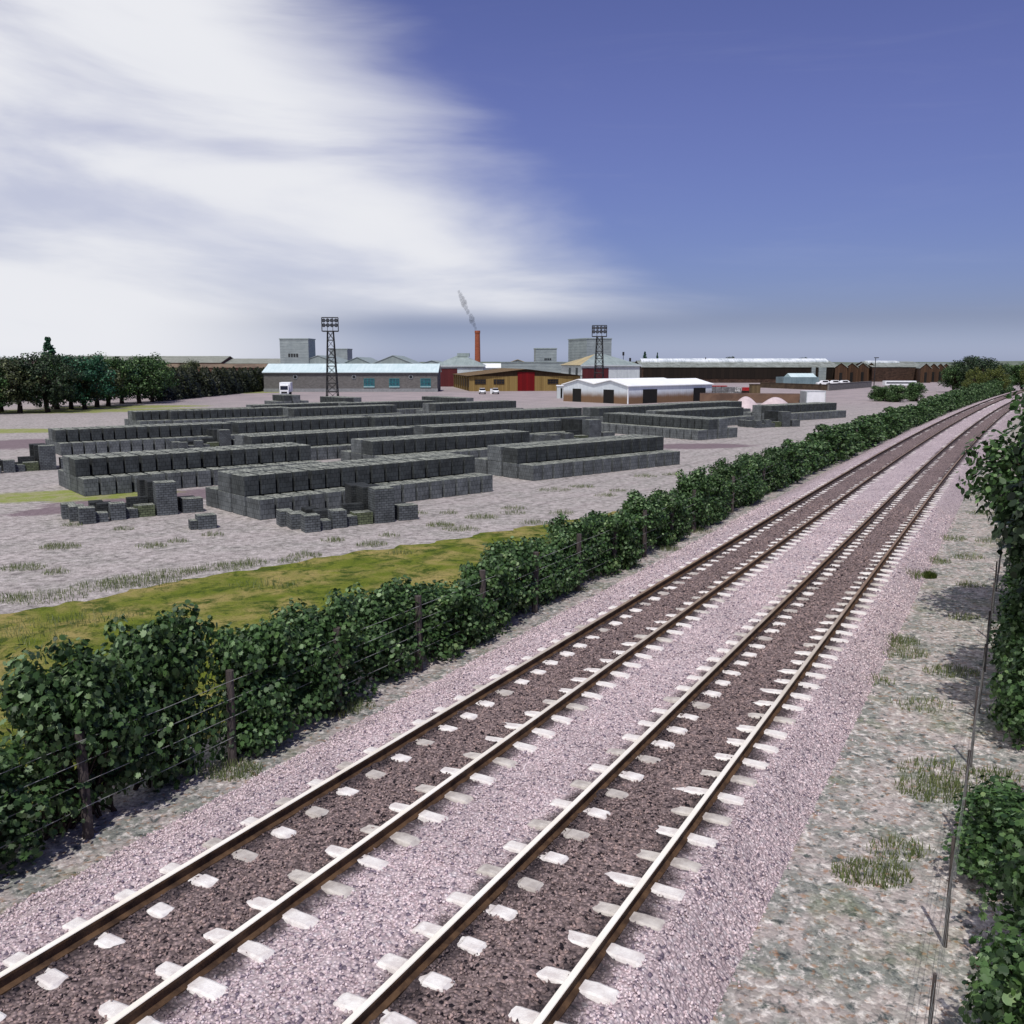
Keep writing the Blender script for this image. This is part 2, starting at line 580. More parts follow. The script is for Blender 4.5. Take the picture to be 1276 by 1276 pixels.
M['block_dark'] = bricks('block_dark', srgb(66, 70, 71), srgb(59, 62, 63), srgb(42, 45, 46), .20, .215, topc=TOPC)
M['strap'] = plain('strap', (.01, .01, .01), (.02, .02, .02))
M['ivy'] = leafmat('hedge_leaf', srgb(40, 62, 36), srgb(74, 104, 58), srgb(138, 164, 122))
M['dkleaf'] = leafmat('tree_leaf_dark', srgb(24, 38, 24), srgb(44, 64, 40), srgb(104, 128, 94))
M['oak'] = leafmat('tree_leaf', srgb(34, 54, 28), srgb(66, 98, 52), srgb(128, 160, 104))
M['oakb'] = leafmat('tree_leaf_brown', srgb(40, 46, 30), srgb(70, 80, 52), srgb(122, 130, 88))
M['oakg'] = leafmat('tree_leaf_bluish', srgb(24, 54, 40), srgb(44, 88, 64), srgb(92, 140, 108))
M['olive'] = leafmat('tree_leaf_olive', srgb(56, 68, 28), srgb(92, 102, 46), srgb(128, 134, 70))
M['conifer'] = leafmat('conifer_needles', srgb(22, 30, 14), srgb(38, 46, 24), srgb(60, 64, 36), .1)
M['weed'] = leafmat('weed_blade', srgb(90, 104, 66), srgb(118, 130, 88), srgb(150, 156, 116), .3)
M['bark'] = plain('bark', srgb(66, 54, 44), srgb(40, 32, 28), 4, .95, bmp=.5)
M['black'] = plain('black_steel', (.012, .012, .014), (.02, .02, .022), 3, .6)
M['glass'] = plain('dark_glass', srgb(30, 34, 38), srgb(18, 20, 24), 2, .15, .6)
M['lampglass'] = plain('lamp_glass', srgb(90, 96, 104), srgb(60, 64, 70), 2, .2, .6)
M['grey_block'] = bricks('grey_block_wall', srgb(118, 116, 114), srgb(106, 104, 102), srgb(94, 92, 91), .45, .22, rnd=.1)
M['roof_white'] = corrugated('roof_pale_sheet', srgb(206, 222, 224), srgb(186, 206, 208), 1.1)
M['roof_bright'] = corrugated('roof_white_sheet', srgb(246, 247, 246), srgb(232, 235, 236), 1.0)
M['roof_grey'] = corrugated('roof_grey_sheet', srgb(150, 162, 160), srgb(128, 140, 138), 1.0)
M['clad'] = corrugated('cladding_grey', srgb(148, 158, 158), srgb(124, 134, 136), .9, axis=1)
M['clad_light'] = corrugated('cladding_light', srgb(196, 204, 206), srgb(174, 182, 184), .6)
M['teal'] = plain('teal_paint', srgb(40, 130, 136), srgb(26, 100, 108), 3, .5)
M['sill'] = plain('sill_pale', srgb(150, 182, 186), srgb(130, 160, 164), 3, .6)
M['maroon'] = boards('maroon_door', srgb(92, 40, 42), srgb(76, 32, 35), .8, .6, .06)
M['red'] = boards('red_door', srgb(120, 12, 16), srgb(88, 8, 11), .5, .55, .06)
M['brick_red'] = bricks('chimney_brick', srgb(150, 82, 56), srgb(128, 66, 46), srgb(126, 96, 80), .45, .15, rnd=.2)
M['yellow'] = boards('yellow_boards', srgb(150, 128, 80), srgb(118, 96, 56), .45)
M['brown_roof'] = boards('brown_roof', srgb(128, 108, 78), srgb(84, 66, 44), .7)
M['dk_board'] = boards('dark_boards', srgb(78, 62, 46), srgb(54, 42, 30), .4)
M['barn'] = corrugated('barn_sheet', srgb(212, 220, 226), srgb(196, 206, 214), .5, stain=(.8, 2.2, srgb(118, 92, 68)))
M['blackdoor'] = plain('dark_opening', (.008, .008, .008), (.012, .011, .01), 1, .9)
M['tan_roof'] = corrugated('roof_tan', srgb(186, 168, 124), srgb(150, 140, 112), 1.0)
M['brown_wall'] = bricks('brown_brick_wall', srgb(72, 55, 46), srgb(54, 42, 36), srgb(48, 38, 33), .9, .3, rnd=.4)
M['black_board'] = boards('black_cladding', srgb(40, 32, 26), srgb(24, 19, 16), 1.4)
M['rust_board'] = boards('rust_cladding', srgb(88, 65, 48), srgb(56, 42, 33), .8)
M['old_roof'] = corrugated('old_roof_sheet', srgb(150, 156, 150), srgb(104, 108, 98), 1.6)
M['ridge_lite'] = corrugated('rooflight_sheet', srgb(238, 242, 246), srgb(170, 180, 186), 1.6)
M['earth'] = plain('brown_earth', srgb(100, 78, 64), srgb(74, 57, 48), .5, .95, bmp=.5)
M['sand'] = plain('pink_sand', srgb(204, 188, 190), srgb(184, 168, 170), 1.2, .95, bmp=.4)
M['white'] = plain('white_paint', srgb(236, 238, 240), srgb(222, 224, 226), 1, .45)
M['van_grey'] = plain('grey_panel', srgb(150, 154, 158), srgb(130, 134, 138), 1, .5)
M['rubber'] = plain('rubber', (.02, .02, .02), (.03, .03, .03), 3, .9)
M['pallet_red'] = plain('red_wrap', srgb(178, 36, 36), srgb(140, 26, 28), 2, .7)
M['pallet_grey'] = bricks('stacked_grey', srgb(136, 136, 138), srgb(110, 110, 112), srgb(70, 68, 70), .3, .12)
M['far_grey'] = corrugated('far_roof', srgb(144, 146, 136), srgb(116, 120, 108), 3.)
M['far_brick'] = plain('far_brick', srgb(104, 74, 64), srgb(82, 62, 52), .2, .95)
M['hill'] = plain('hill_green', srgb(104, 112, 100), srgb(88, 98, 84), .01, 1)

# ------------------------------------------------------------------ ground, sky-line
mb = MB()
def sheet(mb, x0, x1, y0, y1, z, nx=1, ny=1):
    for i in range(nx):
        for j in range(ny):
            a = x0 + (x1 - x0) * i / nx; b = x0 + (x1 - x0) * (i + 1) / nx
            c = y0 + (y1 - y0) * j / ny; d = y0 + (y1 - y0) * (j + 1) / ny
            mb.face([(a, c, z), (b, c, z), (b, d, z), (a, d, z)])
sheet(mb, -4000, 4000, -400, 5000, 0, 8, 8)
struct('ground', mb, M['gravel'])

# rough grass strip between the yard and the hedge, with a ragged edge
mb = MB()
pa = [at(-420, 862), at(-200, 812), at(0, 767), at(200, 728), at(420, 692), at(600, 666), at(720, 646), at(820, 628)]
top = []; bot = []
N = 150
for i in range(N + 1):
    t = i / N * (len(pa) - 1); j = min(int(t), len(pa) - 2)
    q = pa[j].lerp(pa[j + 1], t - j)
    top.append(q + Vector((-.7, .7, 0)) * (noise.noise(q * .8) * .5 + noise.noise(q * 3) * .25))
    s = q.x * math.sin(TA) + q.y * math.cos(TA)
    w = max(0, min(1, (N - i) / 30))
    b0 = tr(-12.0, s)
    bot.append(q.lerp(b0, w ** .5) + Vector((0, 0, 0)))
for i in range(N):
    mb.face([(*bot[i].xy, .004), (*bot[i + 1].xy, .004), (*top[i + 1].xy, .004), (*top[i].xy, .004)])
struct('grass_verge', mb, M['grass'])

# low hills closing the horizon
mb = MB()
hp = []
for i in range(121):
    a = R(-62 + i * 124 / 120)
    d = 2600
    h = 9 + 5 * (noise.noise(Vector((i * .13, 0, 0))) + .4 * noise.noise(Vector((i * .5, 3, 0))))
    hp.append((Vector((math.sin(a) * d, math.cos(a) * d, -1)), Vector((math.sin(a) * (d + 160), math.cos(a) * (d + 160), max(5, h)))))
for i in range(120):
    a, b = hp[i], hp[i + 1]
    mb.face([a[0], b[0], b[1], a[1]])
    far = [Vector((p.x * 1.12, p.y * 1.12, -1)) for p in (b[1], a[1])]
    mb.face([a[1], b[1], far[0], far[1]])
struct('hills', mb, M['hill'])


# ------------------------------------------------------------------ ballast bed
def bh(off, s):
    """ballast height over the bed"""
    pts = [(-10.25, -.03), (-9.15, .42), (-8.9, .443), (-6.2, .443), (-5.95, .47), (-5.75, .49), (-5.5, .47), (-5.4, .443), (-2.85, .443), (-2.2, -.03)]
    for (a, ha), (b, hb) in zip(pts, pts[1:]):
        if a <= off <= b:
            h = ha + (hb - ha) * (off - a) / (b - a); break
    else:
        return -.03
    if off in (pts[0][0], pts[-1][0]): return -.03
    q = Vector((off, s, 0))
    for c in (TL, TRT):                       # scuffed lower beside the rails
        d = abs(off - c)
        if .84 < d < 1.18 or .36 < d < .60: h -= .008
        elif d < 1.3: h += .012
    h += .038 * max(0., min(1., (s - 20) / 42)) - .006
    h += .026 * noise.noise(q * 3.6) + .022 * noise.noise(q * 12) + .010 * noise.noise(q * 1.3)
    return h


cols = []
o = -10.25
while o < -2.19:
    cols.append(min(o, -2.2)); o += .115 if -10.25 < o else .1
cols[-1] = -2.2
rows = []
s = -6.
while s < 320:
    rows.append(s)
    s += .11 if 4 < s < 32 else (.25 if s < 60 else (1.0 if s < 140 else 3.))
me = bpy.data.meshes.new('ballast_bed')
vs = [tuple(tr(o_, s_, bh(o_, s_))) for s_ in rows for o_ in cols]
nc = len(cols)
fs = [(r * nc + c, r * nc + c + 1, (r + 1) * nc + c + 1, (r + 1) * nc + c) for r in range(len(rows) - 1) for c in range(nc - 1)]
me.from_pydata(vs, [], fs)
ul = me.uv_layers.new(name='UVMap')
uvs = []
for f in fs:
    for i in f:
        uvs += [cols[i % nc], rows[i // nc]]
ul.data.foreach_set('uv', uvs)
me.materials.append(M['ballast'])
struct('ballast_bed', me, None, 'structure')

# ------------------------------------------------------------------ loose stones over the bed near the camera
import numpy as np
def stones():
    rg = np.random.default_rng(3)
    P = []
    for s0, s1, dens, sz in ((2.5, 16, 400, .0175), (16, 26, 220, .021), (26, 42, 80, .026)):
        n = int((s1 - s0) * 8.1 * dens)
        o_ = rg.uniform(-10.35, -2.1, n); s_ = rg.uniform(s0, s1, n); r_ = sz * rg.uniform(.6, 1.35, n)
        P.append(np.stack([o_, s_, r_], 1))
    P = np.concatenate(P)
    d = np.full(len(P), 9.)
    for c in (TL, TRT):
        d = np.minimum(d, np.abs(np.abs(P[:, 0] - c) - .75))
    keep = d > .085
    # thinner where sleeper concrete shows
    for c, s0 in ((TL, 6.6 + .21), (TRT, 8.0)):
        u = P[:, 0] - c; a = np.abs(((P[:, 1] - s0 + .325) % .65) - .325)
        show = (((np.abs(u) > .8) & (np.abs(u) < 1.17)) | ((u > -.62) & (u < -.33)) | ((u > .2) & (u < .66))) & (a < .10)
        keep &= ~(show & (rg.random(len(P)) < .93))
    P = P[keep]
    n = len(P)
    z = np.array([bh(float(min(max(a, -10.24), -2.21)), float(b)) for a, b in P[:, :2]])
    w = np.array([tuple(tr(float(a), float(b))) for a, b in P[:, :2]])
    T_ = np.array([(1, 0, 0), (0, 1, 0), (-1, 0, 0), (0, -1, 0), (0, 0, .85), (0, 0, -.85)], float)
    V = T_[None] * (1 + rg.uniform(-.3, .35, (n, 6, 1))) + rg.uniform(-.28, .28, (n, 6, 3))
    q = rg.normal(size=(n, 4)); q /= np.linalg.norm(q, axis=1, keepdims=True)
    a, b, c, d_ = q.T
    Rm = np.stack([1 - 2 * (c * c + d_ * d_), 2 * (b * c - a * d_), 2 * (b * d_ + a * c), 2 * (b * c + a * d_), 1 - 2 * (b * b + d_ * d_), 2 * (c * d_ - a * b),
                   2 * (b * d_ - a * c), 2 * (c * d_ + a * b), 1 - 2 * (b * b + c * c)], 1).reshape(n, 3, 3)
    V = np.einsum('nij,nkj->nki', Rm, V) * P[:, 2][:, None, None]
    w[:, 2] = z + P[:, 2] * .35
    V += w[:, None, :]
    Fc = np.array([(0, 1, 4), (1, 2, 4), (2, 3, 4), (3, 0, 4), (1, 0, 5), (2, 1, 5), (3, 2, 5), (0, 3, 5)])
    F_ = (Fc[None] + (np.arange(n) * 6)[:, None, None]).reshape(-1)
    me = bpy.data.meshes.new('ballast_stones')
    me.vertices.add(n * 6); me.vertices.foreach_set('co', V.reshape(-1).astype(np.float32))
    me.loops.add(len(F_)); me.loops.foreach_set('vertex_index', F_.astype(np.int32))
    me.polygons.add(n * 8); me.polygons.foreach_set('loop_start', np.arange(0, len(F_), 3, dtype=np.int32))
    ul = me.uv_layers.new(name='UVMap')
    uv = np.repeat(P[:, :2], 24, axis=0).astype(np.float32)
    ul.data.foreach_set('uv', uv.reshape(-1))
    me.update(); me.validate()
    me.materials.append(M['stones'])
    struct('ballast_stones', me, None, 'stuff', 'loose pinkish grey ballast stones over the track bed')
stones()

# ------------------------------------------------------------------ rails
RAILP = [(-.07, .44), (.07, .44), (.07, .455), (.018, .478), (.018, .555), (.037, .57), (.037, .602), (.030, .61), (-.030, .61), (-.037, .602), (-.037, .57), (-.018, .555), (-.018, .478), (-.07, .455)]
rail_s = [-6 + i * 1.0 for i in range(47)] + [42 + i * 3 for i in range(92)]
rl = [(TL - .75, 'left track, on the hedge side'), (TL + .75, 'left track, on the side of the other track'),
      (TRT - .75, 'right track, on the side of the other track'), (TRT + .75, 'right track, on the side away from the hedge')]
for off, lab in rl:
    mb = MB(); n = len(RAILP)
    for a, b in zip(rail_s, rail_s[1:]):
        for i in range(n):
            p, q = RAILP[i], RAILP[(i + 1) % n]
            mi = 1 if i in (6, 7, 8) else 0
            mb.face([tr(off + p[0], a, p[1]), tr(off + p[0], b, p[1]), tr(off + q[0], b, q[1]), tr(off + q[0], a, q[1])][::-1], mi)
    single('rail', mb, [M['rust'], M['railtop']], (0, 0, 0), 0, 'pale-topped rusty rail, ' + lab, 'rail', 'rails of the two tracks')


# ------------------------------------------------------------------ sleepers
def sleeper_mb(seed):
    rnd = random.Random(seed)
    prof = [(-1.24, .40), (-1.14, .462), (-.92, .470), (-.84, .445), (-.62, .442), (-.58, .464), (-.36, .464), (-.28, .405), (-.10, .400), (.05, .418), (.60, .470), (.84, .458), (.92, .470), (1.14, .462), (1.24, .40)]
    mb = MB()
    sec = []
    for u, z in prof:
        z += rnd.uniform(-.007, .005)
        j = rnd.uniform(-.015, .015)
        sec.append([(u, -.15 + j, .34), (u, -.10 + j, z - .012), (u, -.075 + j, z), (u, .075 + j, z), (u, .10 + j, z - .012), (u, .15 + j, .34)])
    for a, b in zip(sec, sec[1:]):
        for i in range(5):
            mb.face([a[i], b[i], b[i + 1], a[i + 1]][::-1])
    mb.face(sec[0]); mb.face(list(reversed(sec[-1])))
    return mb


M['concrete_dull'] = plain('sleeper_concrete_dull', srgb(206, 200, 192), srgb(164, 156, 150), 5, .85, bmp=.3)
sl = [sleeper_mb(i).mesh('sleeper', M['concrete_dull'] if i in (2, 5) else M['concrete']) for i in range(7)]
ORD = ['first', 'second', 'third', 'fourth', 'fifth', 'sixth', 'seventh', 'eighth', 'ninth', 'tenth', 'eleventh', 'twelfth', 'thirteenth', 'fourteenth', 'fifteenth', 'sixteenth']
TENS = {20: 'twenty', 30: 'thirty', 40: 'forty', 50: 'fifty', 60: 'sixty', 70: 'seventy', 80: 'eighty', 90: 'ninety'}
T2 = {20: 'twentieth', 30: 'thirtieth', 40: 'fortieth', 50: 'fiftieth', 60: 'sixtieth', 70: 'seventieth', 80: 'eightieth', 90: 'ninetieth'}
ORD += ['seventeenth', 'eighteenth', 'nineteenth']


def ordinal(i):
    """0-based to words"""
    i += 1
    h = ''
    if i > 100: h = 'hundred and '; i -= 100
    elif i == 100: return 'hundredth'
    if i < 20: return h + ORD[i - 1]
    t = i // 10 * 10
    return h + (T2[t] if i % 10 == 0 else TENS[t] + '-' + ORD[i % 10 - 1])


tail = MB()
for c, side in ((TL, 'left'), (TRT, 'right')):
    s0 = 6.6 if side == 'left' else 8.0
    for i in range(-12, 420):
        s = s0 + i * .65 + (.21 if side == 'left' else 0)
        if s < -3: continue
        p = tr(c, s); q = tr(c, s + .5)
        rz = math.atan2(q.y - p.y, q.x - p.x) - PI / 2
        if 0 <= i < 150:
            single('sleeper', sl[(i * 5 + (i // 3)) % 7], None, (p.x, p.y, 0), rz,
                   f'pale sleeper of the {side} track, {ordinal(i)} from the near end', 'sleeper', f'sleepers of the {side} track')
        elif i >= 0 or s > -3:
            mm = sl[i % 7]
            mat = Matrix.Translation((p.x, p.y, 0)) @ Matrix.Rotation(rz, 4, 'Z')
            for f in mm.polygons:
                tail.face([mat @ mm.vertices[v].co for v in f.vertices])
struct('sleepers', tail, M['concrete'], 'stuff', 'concrete sleepers running on into the distance and just below the frame')


# ------------------------------------------------------------------ foliage kit
LEAF = [(0, -.5), (.28, -.42), (.5, -.12), (.30, .05), (.36, .36), (.10, .26), (0, .55), (-.10, .26), (-.36, .36), (-.30, .05), (-.5, -.12), (-.28, -.42)]
LEAF6 = [(0, -.5), (.34, -.2), (.36, .2), (0, .55), (-.36, .2), (-.34, -.2)]
LEAF4 = [(0, -.5), (.38, 0), (0, .5), (-.38, 0)]


def leaf(mb, p, nrm, size, shape, rnd):
    n = nrm.normalized()
    x = n.orthogonal().normalized()
    a = rnd.uniform(0, 2 * PI)
    x = x * math.cos(a) + n.cross(x) * math.sin(a)
    y = n.cross(x)
    b = len(mb.v)
    for u, v in shape:
        mb.v.append(tuple(p + x * (u * size) + y * (v * size) + n * (-.25 * size * (u * u))))
    mb.f.append(tuple(range(b, b + len(shape)))); mb.m.append(0); mb.uv.append([(0, 0)] * len(shape))


def rv(rnd):
    while True:
        v = Vector((rnd.uniform(-1, 1), rnd.uniform(-1, 1), rnd.uniform(-1, 1)))
        if .01 < v.length < 1: return v.normalized()


def clump_leaves(mb, c, r, n, size, shape, rnd, up=.35):
    """leaves through the outer shell of one clump"""
    for _ in range(n):
        d = rv(rnd)
        q = Vector((d.x * r[0], d.y * r[1], d.z * r[2])) * (rnd.uniform(.55, 1.06) if rnd.random() < .85 else rnd.uniform(.1, .6))
        leaf(mb, c + q, d + rv(rnd) * .8 + Vector((0, 0, up)), size * rnd.uniform(.65, 1.3), shape, rnd)


def bush_meshes(seed, L, D, H, nclump, nleaf, size, shape, mat):
    rnd = random.Random(seed)
    mb = MB(); st = MB()
    for i in range(nclump):
        h = rnd.random()
        w = math.sqrt(max(.1, 1 - (h * .92) ** 2.6)) if h > .3 else .9 + .1 * h / .3
        c = Vector((rnd.uniform(-.5, .5) * L * w, rnd.uniform(-.36, .36) * D * w, .12 * H + h * .76 * H))
        r = rnd.uniform(.28, .44)
        clump_leaves(mb, c, (r * 1.15, r, r * .9), nleaf, size, shape, rnd)
        st.tube((rnd.uniform(-.3, .3) * L, rnd.uniform(-.1, .1), 0), c, .022, .008, 4)
    for i in range(16):                       # young shoots breaking the outline
        a = rnd.uniform(0, 2 * PI)
        b0 = Vector((math.cos(a) * .42 * L * rnd.uniform(.2, 1), math.sin(a) * .34 * D * rnd.uniform(.2, 1), rnd.uniform(.72, .98) * H))
        tip = b0 + Vector((math.cos(a) * rnd.uniform(0, .22), math.sin(a) * rnd.uniform(0, .22), rnd.uniform(.02, .16)))
        st.tube(b0, tip, .008, .004, 4)
        clump_leaves(mb, tip, (.24, .22, .2), int(nleaf * .36), size, shape, rnd)
    # keep leaves above the soil
    mb.v = [(x, y, max(z, .01)) for x, y, z in mb.v]
    return mb.mesh('foliage', mat), st.mesh('stem', M['bark'])


hedge_kinds = [bush_meshes(i, 1.75, 1.7, H, 40, 180, .088, LEAF, M['ivy']) for i, H in enumerate((1.6, 1.75, 1.95, 1.45, 1.8))]
far_kinds = [bush_meshes(40 + i, 2.0, 1.9, H, 30, 70, .15, LEAF6, M['ivy']) for i, H in enumerate((1.6, 1.8, 2.0))]


def bush(kinds, ki, loc, rz, sc, label, cat='bush', group=None, name='bush'):
    o = thing(name, loc, rz, label, cat, group)
    o.scale = sc
    f = link(bpy.data.objects.new('foliage', kinds[ki][0]), o)
    g = link(bpy.data.objects.new('stem', kinds[ki][1]), o)
    return o


rnd = random.Random(5)
tops = [1, 0, 4, 2, 2, 1, 4, 2, 0, 3, 1, 0, 4, 0, 3, 2, 0, 3, 2, 1, 3, 4, 0]
s = 2.2; i = 0
while s < 235:
    near = s < 48
    off = -11.2 + rnd.uniform(-.28, .14)
    p = tr(off, s)
    q = tr(off, s + .5)
    rz = math.atan2(q.y - p.y, q.x - p.x) + rnd.uniform(-.15, .15) + (PI if rnd.random() < .5 else 0)
    ki = tops[i % len(tops)] if near else rnd.randrange(3)
    big = 1 + max(0, (s - 130)) / 160
    sz = (1.05 * (1 if near else 1.15), rnd.uniform(.92, 1.08) * (1.0 + (.5 if s > 60 else 0)), rnd.uniform(.92, 1.14) * big * (1.14 if 7.4 < s < 11.2 else 1))
    bush(hedge_kinds if near else far_kinds, ki, (p.x, p.y, 0), rz, sz,
         f'leafy green bush in the left hedge, {ordinal(i)} from the near end', 'bush', 'hedge bushes left of the railway')
    i += 1
    s += rnd.choice((1.6, 1.75, 1.9, 2.1)) if near else rnd.uniform(1.9, 2.5)

# right-hand hedge, close under the camera side
rt = [(6.2, .8, .9), (8.2, .85, .9), (10.2, .85, .95), (12.7, .40, .62), (14.3, 1.35, .95), (17.6, .62, .95), (19.5, .75, 1.0), (21.4, .52, .95), (23.2, .8, 1.05), (25.4, .6, .9), (27.6, .9, 1.0)]
s = 29.8
while s < 200:
    rt.append((s, .75 + rnd.uniform(-.15, .2), rnd.uniform(.85, 1.1)))
    s += 2.0 if s < 45 else 2.5
for i, (s, off, hz) in enumerate(rt):
    near = s < 40
    p = tr(off, s); q = tr(off, s + .5)
    rz = math.atan2(q.y - p.y, q.x - p.x) + rnd.uniform(-.3, .3)
    ki = (i * 3 + 1) % 5 if near else rnd.randrange(3)
    bush(hedge_kinds if near else far_kinds, ki, (p.x, p.y, 0), rz, (1.0 if near else 1.15, .95, hz),
         f'leafy green bush along the right edge, {ordinal(i)} from the near end', 'bush', 'bushes right of the railway')


# ------------------------------------------------------------------ lineside fences
def fence(off, s0, s1, step, h, r, label, wr=.0045, wm='wire', zs=(1.45, 1.15, .85, .5)):
    a = tr(off, s0)
    root = thing('wire_fence', (a.x, a.y, 0), 0, label, 'fence')
    s = s0; pts = []
    rn = random.Random(int(off * 10))
    while s <= s1:
        p = tr(off, s) - a
        lean = Vector((rn.uniform(-.03, .03), rn.uniform(-.03, .03), 0))
        mb = MB()
        w = r * rn.uniform(.9, 1.1)
        hh = h * rn.uniform(.97, 1.03)
        mb.tube(p, p + lean + Vector((0, 0, hh)), w * 1.08, w * .95, 8)
        part('post', mb, M['post'], root)
        pts.append(p); s += step
    for z in zs:
        mb = MB()
        for p, q in zip(pts, pts[1:]):
            m_ = (p + q) / 2
            e = Vector((0, 0, z))
            ex = Vector((math.cos(TA), -math.sin(TA), 0)) * (r + .004)
            mb.tube(p + e + ex, m_ + e + ex - Vector((0, 0, .012)), wr, n=4, cap=False)
            mb.tube(m_ + e + ex - Vector((0, 0, .012)), q + e + ex, wr, n=4, cap=False)
        part('wire', mb, M[wm], root)
    return root


fence(-10.85, 2.0, 150, 2.64, 1.62, .075, 'four-strand wire fence on grey timber posts in front of the left hedge')
fence(-.30, 5.2, 90, 2.64, 1.35, .020, 'wire fence on thin posts at the right edge of the railway ground', .0028, 'wire_dull', zs=(1.3, 1.1, .85, .5))


# ------------------------------------------------------------------ weeds
def weeds(name, spots, label, mat, hs=(.12, .3)):
    rn = random.Random(len(spots)); mb = MB()
    for (x, y, r, n) in spots:
        for _ in range(int(n * 1.7)):
            a = rn.uniform(0, 2 * PI); d = r * math.sqrt(rn.random())
            px, py = x + math.cos(a) * d * 1.5, y + math.sin(a) * d
            h = rn.uniform(*hs) * (1 - .5 * d / r)
            t = rn.uniform(0, 2 * PI); w = rn.uniform(.005, .011)
            lx, ly = rn.uniform(-.4, .4) * h, rn.uniform(-.4, .4) * h
            cx, cy = math.cos(t) * w, math.sin(t) * w
            b = len(mb.v)
            mb.v += [(px - cx, py - cy, 0), (px + cx, py + cy, 0), (px + cx * .6 + lx * .5, py + cy * .6 + ly * .5, h * .6), (px + lx, py + ly, h)]
            mb.f.append((b, b + 1, b + 2, b + 3)); mb.m.append(0); mb.uv.append([(0, 0)] * 4)
    o = struct(name, mb, mat, 'stuff', label)
    return o


def sp_(x, y, r, n):
    q = at(x, y); return (q.x, q.y, r, n)


ys = [sp_(*a) for a in [(75, 682, .5, 200), (28, 708, .5, 150), (70, 714, .3, 80), (130, 731, .7, 200), (175, 725, .8, 320), (210, 716, .6, 160), (243, 712, .3, 80),
                        (283, 707, .6, 200), (313, 702, .4, 90), (55, 745, .8, 240), (8, 747, .5, 120), (380, 693, .4, 120), (463, 679, .4, 140), (415, 674, .3, 80),
                        (155, 660, .3, 60), (190, 681, .4, 90), (222, 675, .3, 60), (265, 667, .3, 60), (548, 655, .4, 150), (600, 645, .5, 140), (575, 660, .5, 140),
                        (560, 640, .3, 60), (640, 634, .4, 90), (665, 652, .4, 90), (725, 607, .5, 110), (690, 611, .6, 120), (755, 618, .4, 90), (803, 594, .5, 110),
                        (840, 592, .5, 110), (770, 612, .3, 60), (640, 640, .4, 70), (485, 668, .3, 60), (90, 655, .3, 60), (520, 640, .3, 60), (360, 700, .3, 60),
                        (500, 690, .3, 60), (700, 640, .4, 80), (900, 600, .4, 80), (950, 570, .5, 80), (60, 780, .8, 120), (120, 770, .8, 120), (20, 800, .8, 100), (330, 730, .7, 100)]]
weeds('weeds', ys, 'thin grey-green weeds scattered over the yard and its edge', M['weed'])
rs = [sp_(*a) for a in [(1110, 800, .45, 260), (1125, 815, .4, 160), (1185, 838, .4, 160), (1170, 985, .45, 320), (1085, 1090, .35, 260), (1200, 770, .3, 80), (1165, 960, .4, 120),
                        (1180, 672, .5, 150), (1205, 695, .4, 110), (1140, 698, .25, 90), (1160, 700, .45, 200), (1240, 675, .5, 120), (1225, 640, .5, 100), (1215, 618, .4, 70),
                        (1240, 970, .3, 120), (1120, 1060, .3, 110), (1210, 730, .3, 80), (1090, 850, .3, 60), (1150, 880, .4, 90), (1225, 560, .6, 80)]]
weeds('grass_tufts', rs, 'green grass tufts on the rough ground right of the ballast', leafmat('tuft_blade', srgb(92, 106, 66), srgb(120, 132, 86), srgb(156, 162, 116), .3), (.1, .28))
ps = [sp_(*a) for a in [(290, 962, .35, 220), (420, 888, .3, 160), (440, 880, .3, 90), (660, 752, .35, 130), (605, 782, .3, 90), (780, 705, .35, 130), (835, 685, .3, 110), (10, 1035, .3, 90),
                        (715, 735, .3, 80), (870, 663, .4, 100)]]
weeds('fence_grass', ps, 'short grass at the feet of the left fence posts', M['weed'], (.1, .26))
q = at(1157, 720)
weeds('weed_tuft_patch', [(q.x, q.y, .16, 420)], 'dark green grass tuft at the foot of the ballast', leafmat('dark_tuft', srgb(56, 72, 28), srgb(82, 98, 42), srgb(116, 128, 70)), (.15, .36))
q1 = tr(-2.62, 28.8); 
weeds('ballast_weeds', [(q1.x, q1.y, .3, 120)], 'sparse green weeds growing on the ballast shoulder', M['weed'], (.2, .42))
bpy.data.objects['ballast_weeds'].location.z = .18

# ------------------------------------------------------------------ block stacks
PW, PD, PH = .812, 1.37, .87


def pack_mesh(mat, seed, w=.685, d=1.22, h=.86):
    rn = random.Random(seed)
    mb = MB(); mb.box((0, 0, 0), (w, d, h), rn.uniform(-.012, .012))
    me = mb.mesh('block_pack', mat); bev2(me, .02)
    return me


def bev2(me, w):
    """bevel that keeps the UVs in metres"""
    bm = bmesh.new(); bm.from_mesh(me)
    bmesh.ops.remove_doubles(bm, verts=bm.verts, dist=1e-5)
    bmesh.ops.bevel(bm, geom=list(bm.edges), offset=w, segments=1, affect='EDGES')
    bm.to_mesh(me); bm.free()


PK = [pack_mesh(M['block'], i) for i in range(4)]
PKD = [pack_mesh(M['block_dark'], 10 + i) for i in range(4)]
T = 2 * PH


def fromtop(x, y, yaw):
    u = at(x, y, T); a = R(yaw)
    return (u.x + math.sin(a) * PD, u.y - math.cos(a) * PD)


def fromnear(cx, cy, yaw, n=16):
    a = R(yaw)
    return (cx - math.cos(a) * n * PW, cy - math.sin(a) * n * PW)


